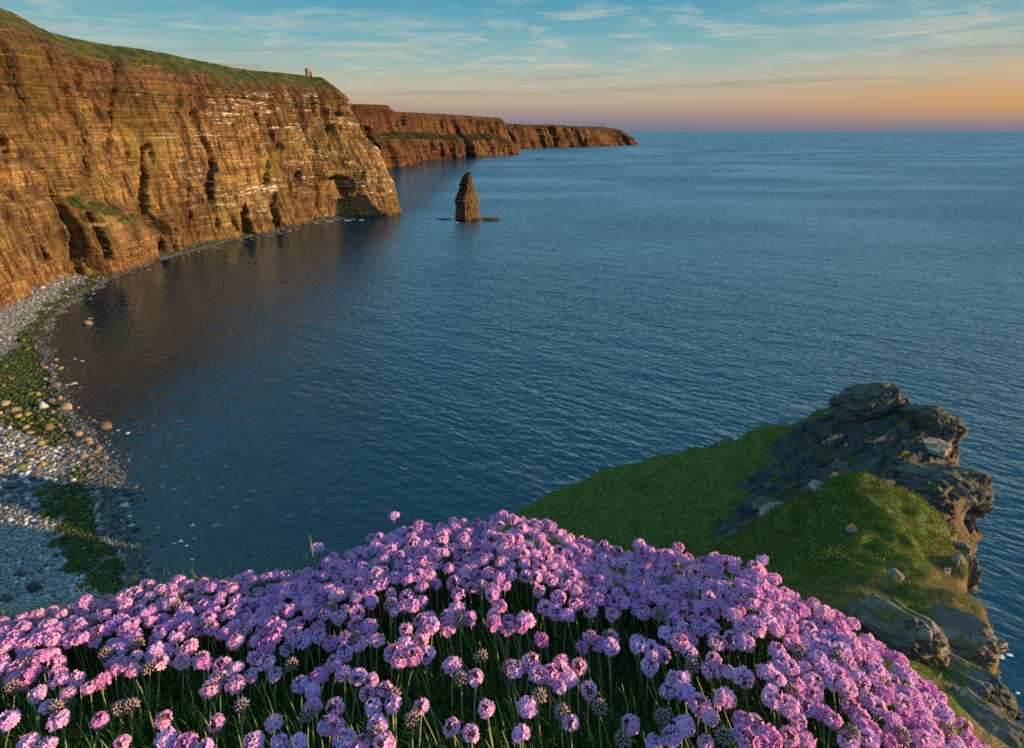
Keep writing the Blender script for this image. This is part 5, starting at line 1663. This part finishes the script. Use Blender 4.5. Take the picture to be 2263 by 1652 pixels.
def frame_of(a):
    a = a / np.linalg.norm(a)
    h = np.array([0, 0, 1.0]) if abs(a[2]) < 0.9 else np.array([1.0, 0, 0])
    t1 = np.cross(a, h)
    t1 /= np.linalg.norm(t1)
    return a, t1, np.cross(a, t1)


def head_template(seed, nflo, open_c, R0=0.0092):
    r = np.random.RandomState(seed)
    V, F, tip, n = [], [], [], 0
    for k in range(nflo):
        f = (k + 0.5) / nflo
        cmin = 0.86 if open_c else 1.0
        ct_ = cmin - f * (cmin + 0.16)
        ph = k * 2.39996 + r.uniform(-0.25, 0.25)
        s_t = math.sqrt(max(0, 1 - ct_ * ct_))
        a = np.array([s_t * math.cos(ph), s_t * math.sin(ph), ct_])
        c = a * np.array([1.14, 1.14, 0.66]) * R0 * r.uniform(0.92, 1.12)
        a = a + r.normal(size=3) * 0.16 + np.array([0, 0, 0.12])
        a, t1, t2 = frame_of(a)
        if r.uniform() < 0.12: continue          # a floret already fallen
        c = c * r.uniform(0.86, 1.16)
        cup = r.uniform(0.05, 0.75)
        w = r.uniform(0.78, 1.15)
        ph0 = r.uniform(0, 6.28)
        for j in range(5):
            al = ph0 + j * 2 * math.pi / 5 + r.uniform(-0.12, 0.12)
            pd = math.cos(al) * t1 + math.sin(al) * t2
            qd = -math.sin(al) * t1 + math.cos(al) * t2
            L_ = 0.0080 * w * r.uniform(0.88, 1.1)
            pts = [c - a * 0.0012 + pd * 0.0004,
                   c + pd * L_ * 0.52 + qd * 0.0029 * w + a * L_ * 0.30 * cup, c + pd * L_ * 0.52 - qd * 0.0029 * w + a * L_ * 0.30 * cup,
                   c + pd * L_ * 0.90 + a * L_ * 0.5 * cup,
                   c + pd * L_ + qd * 0.0029 * w + a * L_ * (0.75 * cup - 0.05), c + pd * L_ - qd * 0.0029 * w + a * L_ * (0.75 * cup - 0.05)]
            V += pts
            tip += [0.0, 0.55, 0.55, 0.85, 1.0, 1.0]
            F += [[n, n + 1, n + 2], [n + 1, n + 3, n + 2], [n + 1, n + 4, n + 3], [n + 2, n + 3, n + 5]]
            n += 6
    return np.array(V), np.array(F), np.array(tip)


def calyx_template(seed, R0=0.0078):
    """the papery green-mauve core of a head, with pointed calyx teeth"""
    r = np.random.RandomState(seed)
    V, F, n = [], [], 0
    for k in range(34):
        ct_ = 1 - (k + 0.5) / 34 * 1.45
        ph = k * 2.39996
        s_t = math.sqrt(max(0, 1 - ct_ * ct_))
        a, t1, t2 = frame_of(np.array([s_t * math.cos(ph), s_t * math.sin(ph), ct_]))
        c = a * R0 * 0.45
        w = 0.0019
        ring = [c + a * R0 * 0.35 + w * (math.cos(q) * t1 + math.sin(q) * t2) for q in (0, 2.09, 4.19)]
        ap = c + a * R0 * r.uniform(0.62, 0.85)
        V += [c] + ring + [ap]
        F += [[n, n + 2, n + 1], [n, n + 3, n + 2], [n, n + 1, n + 3], [n + 1, n + 2, n + 4], [n + 2, n + 3, n + 4], [n + 3, n + 1, n + 4]]
        n += 5
    return np.array(V), np.array(F)


def bract_template(seed):
    r = np.random.RandomState(seed)
    V, F, n = [], [], 0
    for k in range(9):
        ph = k * 2 * math.pi / 9 + r.uniform(-0.2, 0.2)
        d = np.array([math.cos(ph), math.sin(ph), 0])
        q = np.array([-math.sin(ph), math.cos(ph), 0])
        L_ = r.uniform(0.8, 1.15)
        V += [np.array([0, 0, -0.0085]) + d * 0.0008, d * 0.0048 * L_ + q * 0.0024 + np.array([0, 0, -0.0052]), d * 0.0048 * L_ - q * 0.0024 + np.array([0, 0, -0.0052]), d * 0.0085 * L_ + np.array([0, 0, -0.0018])]
        F += [[n, n + 1, n + 2], [n + 1, n + 3, n + 2]]
        n += 4
    V += [np.array([0.0013 * math.cos(t), 0.0013 * math.sin(t), z]) for z in (-0.019, -0.008) for t in (0, 2.09, 4.19)]
    F += [[n, n + 1, n + 4], [n, n + 4, n + 3], [n + 1, n + 2, n + 5], [n + 1, n + 5, n + 4], [n + 2, n, n + 3], [n + 2, n + 3, n + 5]]
    return np.array(V), np.array(F)


HEADS = [head_template(50 + i, 12 + (i % 3) * 2, i % 2 == 0) for i in range(8)]
CAL = [calyx_template(80 + i) for i in range(3)]
BRA = [bract_template(90 + i) for i in range(3)]
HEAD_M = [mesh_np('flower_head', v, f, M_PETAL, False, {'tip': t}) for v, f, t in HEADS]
CAL_M = [mesh_np('calyx', v, f, M_CALYX, False) for v, f in CAL]
BRA_M = [mesh_np('bract', v, f, M_BRACT, False) for v, f in BRA]
SPENT_M = [mesh_np('seed_head', v * np.array([1.25, 1.25, 1.45]), f, M_SPENT, False) for v, f in CAL]


def stem_geo(p0, p1, bend, r0=0.0011, r1=0.0009, n=6, k=4):
    """tube from p0 to p1, bowed sideways"""
    p0, p1 = np.asarray(p0, float), np.asarray(p1, float)
    t = np.linspace(0, 1, n)[:, None]
    c = p0 + (p1 - p0) * t + np.asarray(bend) * (4 * t * (1 - t))
    a = np.linspace(0, 2 * np.pi, k, endpoint=False)
    rad = (r0 + (r1 - r0) * t)[:, :, None]
    ring = np.stack([np.cos(a), np.sin(a), 0 * a], -1)[None] * rad
    V = (c[:, None] + ring).reshape(-1, 3)
    i = np.arange(n * k).reshape(n, k)
    i = np.concatenate([i, i[:, :1]], 1)
    F = np.stack([i[:-1, :-1], i[:-1, 1:], i[1:, 1:], i[1:, :-1]], -1).reshape(-1, 4)
    return V, F


HAND = [(403, 1460), (220, 1590), (360, 1590), (410, 1640), (130, 1590), (105, 1560), (60, 1640), (605, 1595), (480, 1500), (480, 1595), (700, 1495), (660, 1640), (725, 1602), (760, 1632), (1000, 1470), (1050, 1495), (1000, 1605), (1075, 1565), (1150, 1620), (1165, 1560), (1260, 1595),
        (1435, 1470), (1490, 1497), (1395, 1597), (1445, 1640), (1515, 1530), (1545, 1556), (1602, 1542), (1512, 1602), (1640, 1622), (1692, 1622), (1745, 1625), (1782, 1562), (1925, 1612), (1965, 1637), (1215, 1490), (1235, 1515), (1172, 1462), (1280, 1472), (1302, 1522), (870, 1552), (930, 1560), (810, 1530),
        (790, 1492), (850, 1522), (170, 1500), (150, 1532), (250, 1482), (40, 1472), (75, 1480), (110, 1445), (195, 1520), (20, 1590), (270, 1640), (1840, 1590), (1880, 1560), (1800, 1510), (1860, 1500), (870, 1138), (1685, 1237), (1415, 1205), (1500, 1208), (705, 1210), (2130, 1600), (2090, 1575), (2050, 1545), (2145, 1640),
        (490, 1470), (465, 1520), (835, 1600), (800, 1640), (850, 1640), (1560, 1640), (560, 1640), (300, 1450), (340, 1440), (690, 1560), (740, 1560)]
SPENT_PX = [(265, 1565), (290, 1560), (535, 1560), (645, 1468), (1325, 1562), (1530, 1473), (1880, 1622), (680, 1580), (1600, 1625), (1465, 1585), (1020, 1500)]
SPECIAL = {(870, 1138): 'lone thrift flower on a tall stem at the crest against the sea', (1685, 1237): 'single thrift flower standing apart at the crest against the green knoll', (1415, 1205): 'lone thrift flower rising above the crest against the grassy slope', (1500, 1208): 'broad pink thrift head beside the dip in the crest, against the grassy slope',
           (705, 1210): 'lone thrift flower beside the tall grass stalk at the crest', (403, 1460): 'thrift flower standing alone in the green below the low side mass', (1000, 1470): 'thrift flower beside the dark gap in the mound', (1050, 1495): 'small thrift flower low in the dark gap of the mound', (1260, 1595): 'open-petalled thrift flower standing alone at the front, right of the dark gap',
           (220, 1590): 'open-petalled thrift flower standing alone at the front, below the low side mass', (360, 1590): 'round bright thrift flower alone among bare stems at the front', (605, 1595): 'bright pink thrift flower alone at the front before the middle clumps', (1435, 1470): 'open thrift flower standing alone below the dense middle', (1395, 1597): 'single bright thrift flower next to a brown seed head at the front', (1602, 1542): 'wide thrift flower on its own at the front below the sunlit stems'}
cand = [(x, y, True) for x, y in HAND]
for x, y in HAND[:60]:
    for _ in range(int(rs.choice([0, 1, 2, 3], p=[0.35, 0.3, 0.2, 0.15]))):
        a = rs.uniform(0, 6.28)
        if (x, y) not in SPECIAL: cand.append((x + 44 * math.cos(a), y + 30 * math.sin(a), True))
M = 60000
cxs, cys = rs.uniform(-90, 2330, M), rs.uniform(1130, 1720, M)
ycs = np.interp(cxs, CPX, CPY)
rel = cys - ycs
clus = fbm(cxs / 120, cys / 70, 2.0, 3)
lim = np.interp(cxs, [0, 250, 450, 650, 900, 1000, 1200, 1500, 1700, 1900, 2100], [130, 170, 190, 230, 320, 230, 250, 240, 280, 340, 400])
dens = np.where(rel < lim, 1.0, 0.0)
dens = np.where((rel < lim) & (rel > lim * 0.55), np.where(clus > 0.05, 0.9, 0.004), dens)
dens = np.where((cxs > 955) & (cxs < 1075) & (cys > 1395), 0.0, dens)
dens = np.where((cxs > 500) & (cxs < 900) & (rel < 25), dens * 0.5, dens)
okc = (rel > 0) & (rs.uniform(size=M) < dens)
cand += [(x, y, False) for x, y in zip(cxs[okc], cys[okc])]
pts = np.zeros((0, 3))
acc_h = []
for x, y, hand in cand:
    d = float(canopy_d(x, y))
    r = 0.0285 * FPX / d
    relx = y - np.interp(x, CPX, CPY)
    if len(pts):
        dist = np.hypot(pts[:, 0] - x, (pts[:, 1] - y) * 1.55)
        if np.any(dist < (0.58 if relx < 120 else 0.72) * r) and not hand: continue
        if hand and np.any(dist < 0.3 * r): continue
    pts = np.vstack([pts, [x, y, d]])
    acc_h.append((x, y, d, hand))
    if len(acc_h) > 1150: break
print('heads', len(acc_h))


def quat_to(a, spin):
    q = Vector((0, 0, 1)).rotation_difference(Vector(a).normalized())
    return q @ Quaternion((0, 0, 1), spin)


# the nearest, largest heads become flowers of their own
vis = [h for h in acc_h if -15 < h[0] < W0 + 15 and h[1] < H0 + 12]
vis.sort(key=lambda h: (not h[3], h[2]))
ind = set(id(h) for h in vis[:300])
Vs, Fs, Ts, Rs, Ms, nv = [], [], [], [], [], 0
SV, SF, snv = [], [], 0
MASS_M = [M_PETAL_S, M_CALYX, M_BRACT]


TONES = (('pale lilac', ((0.83, 0.45, 0.82), (0.88, 0.49, 0.82), (0.91, 0.53, 0.82))), ('rose pink', ((0.92, 0.42, 0.72), (0.95, 0.46, 0.73), (0.97, 0.51, 0.74))), ('deep mauve', ((0.78, 0.27, 0.64), (0.83, 0.31, 0.65), (0.87, 0.36, 0.66))))
TONE_HEADS = []
for tn, cols in TONES:
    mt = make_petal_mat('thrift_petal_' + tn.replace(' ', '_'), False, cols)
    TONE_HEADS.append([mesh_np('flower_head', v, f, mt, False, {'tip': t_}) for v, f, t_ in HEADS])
frows = []


def zone_label(x, y, relx):
    g = 'thrift flowers on the mound'
    if relx < 30:
        return 'on the crest before the ' + ('shingle' if x < 320 else 'sea' if x < 1150 else 'grassy slope' if x < 1600 else 'knoll' if x < 1790 else 'headland rocks'), g
    side = 'at the frame edge' if x < 170 else 'of the low side' if x < 440 else 'below the sea dip' if x < 720 else 'left of the dark gap' if x < 950 else 'at the dark gap' if x < 1100 else 'right of the dark gap' if x < 1350 else 'below the crest dip' if x < 1600 else 'below the knoll' if x < 1820 else 'on the sunlit flank'
    return ('high on the mound ' if relx < 120 else 'at the front ' if y > 1500 else 'midway down ') + side, g


for h in acc_h:
    x, y, d, hand = h
    relx = y - np.interp(x, CPX, CPY)
    P = PT(np.array(x), np.array(y), np.array(d))
    P = P + np.array([0, 0, rs.uniform(-0.012, 0.006) if not hand else 0.0])
    axis = np.array([0.10 * rs.normal() - 0.10, -0.22 + 0.16 * rs.normal(), 1.0])
    if relx < 120: axis += np.array([0.05, 0.15, 0])
    axis += np.array([0.25 * sstep(1750, 2150, x), 0, 0])
    axis /= np.linalg.norm(axis)
    spin = rs.uniform(0, 6.28)
    q = quat_to(axis, spin)
    sc = rs.uniform(0.66, 0.92)
    Lst = STEM + 0.02 + rs.uniform(0, 0.02)
    neck = P - axis * 0.008 * sc
    ln = float(sstep(20, 300, relx))
    root = P + np.array([rs.uniform(-0.005, 0.035), -0.015 - 0.065 * ln + rs.uniform(-0.02, 0.02), -Lst + 0.012 * ln])
    bend = np.array([rs.uniform(-0.006, 0.006) - 0.005, rs.uniform(-0.006, 0.006), 0])
    hi, ci = rs.randint(8), rs.randint(3)
    sv, sf = stem_geo(root - root, neck - root, bend)
    if id(h) in ind:
        where, grp = zone_label(x, y, relx)
        tone = int(rs.choice(3, p=[0.4, 0.4, 0.2]))
        lean_w = 'leaning left' if axis[0] < -0.2 else 'leaning right' if axis[0] > 0.08 else 'facing out' if axis[1] < -0.25 else 'upright'
        lab = f"{TONES[tone][0]} {'open-centred' if hi % 2 == 0 else 'full'} thrift {lean_w} {where}"
        sp = None
        for kx, sl in SPECIAL.items():
            if abs(kx[0] - x) < 1 and abs(kx[1] - y) < 1: sp = sl
        t = link('thrift_flower', None, label=sp or lab, cat='flower', group=grp, loc=root)
        if sp is None: frows.append((t, lab, y))
        t.empty_display_size = 0.01
        link('stem', mesh_np('stem', sv, sf, M_STEM, True), t)
        o = link('flower_head', TONE_HEADS[tone][hi], t, loc=P - root)
        o.rotation_mode = 'QUATERNION'
        o.rotation_quaternion = q
        o.scale = (sc, sc, sc)
        link('calyx', CAL_M[ci], o)
        link('bract', BRA_M[ci], o)
    else:
        Rm = np.array(q.to_matrix())
        rv = rs.uniform()
        for mi, (tv, tf, tt) in enumerate(((HEADS[hi][0], HEADS[hi][1], HEADS[hi][2]), (*CAL[ci], None), (*BRA[ci], None))):
            Vs.append((tv * sc) @ Rm.T + P)
            Fs.append(tf + nv)
            Ts.append(tt if tt is not None else np.zeros(len(tv)))
            Rs.append(np.full(len(tv), rv))
            Ms.append(np.full(len(tf), mi))
            nv += len(tv)
        SV.append(sv + root)
        SF.append(sf + snv)
        snv += len(sv)
single_out(frows)
link('thrift_flowers', mesh_np('thrift_flowers', np.vstack(Vs), np.vstack(Fs), MASS_M, False, {'tip': np.concatenate(Ts), 'rnd': np.concatenate(Rs)}, np.concatenate(Ms)), kind='stuff', label='dense mass of smaller pink thrift heads on the mound', cat='flowers')
# bare stems rising among the flowers
for i in range(420):
    x, y = rs.uniform(-60, 2150), rs.uniform(1330, 1700)
    if y - np.interp(x, CPX, CPY) < 60: continue
    d = float(canopy_d(x, y))
    g = PT(np.array(x), np.array(y), np.array(d)) + np.array([0, 0, -STEM - 0.01])
    tip = g + np.array([rs.uniform(-0.045, 0.0), rs.uniform(0.02, 0.075), rs.uniform(0.05, 0.105)])
    sv, sf = stem_geo(g, tip, np.array([0.006, 0, 0]), 0.0012, 0.0007)
    SV.append(sv)
    SF.append(sf + snv)
    snv += len(sv)
link('stems', mesh_np('stems', np.vstack(SV), np.vstack(SF), M_STEM, True), kind='stuff', label='crowded green stems under the pink flower mass', cat='stems')

srows = []
for i in range(400):
    if len(SPENT_PX) > 44: break
    x, y = rs.uniform(20, 2100), rs.uniform(1240, 1640)
    rl = y - np.interp(x, CPX, CPY)
    if rl < 40: continue
    if min(math.hypot(x - q[0], y - q[1]) for q in SPENT_PX) < 60: continue
    SPENT_PX.append((x, y))
for i, (x, y) in enumerate(SPENT_PX):
    d = float(canopy_d(x, y))
    P = PT(np.array(float(x)), np.array(float(y)), np.array(d))
    root = P + np.array([0.02, -0.06, -STEM - 0.01])
    t = link('seed_head_stalk', None, cat='seed head', group='faded thrift seed heads', loc=root)
    srows.append((t, 'faded brown seed head ' + zone_label(x, y, y - np.interp(x, CPX, CPY))[0], y))
    t.empty_display_size = 0.01
    sv, sf = stem_geo(np.zeros(3), P - root - np.array([0, 0, 0.006]), np.array([-0.006, 0, 0]))
    link('stem', mesh_np('stem', sv, sf, M_STEM, True), t)
    o = link('seed_head', SPENT_M[i % 3], t, loc=P - root)
    o.rotation_euler = (rs.uniform(-0.3, 0.3), rs.uniform(-0.3, 0.3), rs.uniform(0, 6))


single_out(srows)


# leaf cushion: narrow curved blades
def blades(n, lmin, lmax, wd, px0, px1, rmin, rmax, leanx):
    x = rs.uniform(px0, px1, n)
    yc = np.interp(x, CPX, CPY)
    y = yc + rmin + (rs.uniform(size=n) ** 1.0) * (np.minimum(rmax, 1760 - yc) - rmin)
    d = canopy_d(x, y)
    g = PT(x, y, d) - np.array([0, 0, STEM + 0.008])
    g[:, :2] += rs.normal(size=(n, 2)) * 0.012
    L_ = rs.uniform(lmin, lmax, n)
    a = rs.uniform(0, 2 * np.pi, n)
    lean = np.stack([np.cos(a) * 0.55 + leanx, np.sin(a) * 0.55, np.zeros(n)], -1) * (L_ * rs.uniform(0.2, 1.0, n))[:, None]
    side = np.stack([-np.sin(a), np.cos(a), np.zeros(n)], -1) * wd
    up = np.stack([0 * L_, 0 * L_, L_], -1)
    m1 = g + lean * 0.18 + up * 0.45
    m2 = g + lean * 0.55 + up * 0.80
    tp_ = g + lean + up * 0.92
    V = np.stack([g - side, g + side, m1 - side, m1 + side, m2 - side * 0.8, m2 + side * 0.8, tp_], 1)
    k = np.arange(n)[:, None] * 7
    F = np.concatenate([k + np.array([[0, 1, 3]]), k + np.array([[0, 3, 2]]), k + np.array([[2, 3, 5]]), k + np.array([[2, 5, 4]]), k + np.array([[4, 5, 6]])])
    c = np.clip(rs.normal(size=n) * 0.2 + 0.4, 0, 1)
    return V.reshape(-1, 3), F, np.repeat(c, 7)


b1 = blades(34000, 0.035, 0.085, 0.0008, -120, 2330, 0, 640, -0.05)
b2 = blades(2600, 0.09, 0.135, 0.0009, -100, 760, -6, 60, 0.0)
link('grass', mesh_np('grass', np.vstack([b1[0], b2[0]]), np.vstack([b1[1], b2[1] + len(b1[0])]), M_BLADE, False, {'rnd': np.concatenate([b1[2], np.clip(b2[2] + 0.4, 0, 1)])}), kind='stuff', label='fine dark green leaves of the thrift cushion', cat='grass')

# the tall grass stalk by the dip
d = 1.1
P1 = PT(np.array(686.0), np.array(1192.0), np.array(d))
P0 = PT(np.array(690.0), np.array(1262.0), np.array(d)) + np.array([0, 0, -0.06])
gt = link('grass_stalk', None, label='tall thin grass stalk with a seed spike rising at the crest dip', cat='grass stalk', loc=P0)
sv, sf = stem_geo(np.zeros(3), P1 - P0, np.array([0.002, 0, 0]), 0.0008, 0.0005)
link('stem', mesh_np('stem', sv, sf, M_STEM, True), gt)
V, F = HULL_S[0]
Vs, Fs, nv = [], [], 0
for i in range(14):
    s = 1 - 0.5 * i / 14
    Vs.append(V * np.array([0.0014, 0.0014, 0.0042]) * s + (P1 - P0) + np.array([0.0016 * (-1) ** i, 0, -0.022 + i * 0.0026]))
    Fs.append(F + nv)
    nv += len(V)
link('seed_spike', mesh_np('seed_spike', np.vstack(Vs), np.vstack(Fs), simple('grass_spike', (0.30, 0.30, 0.15)), False), gt)
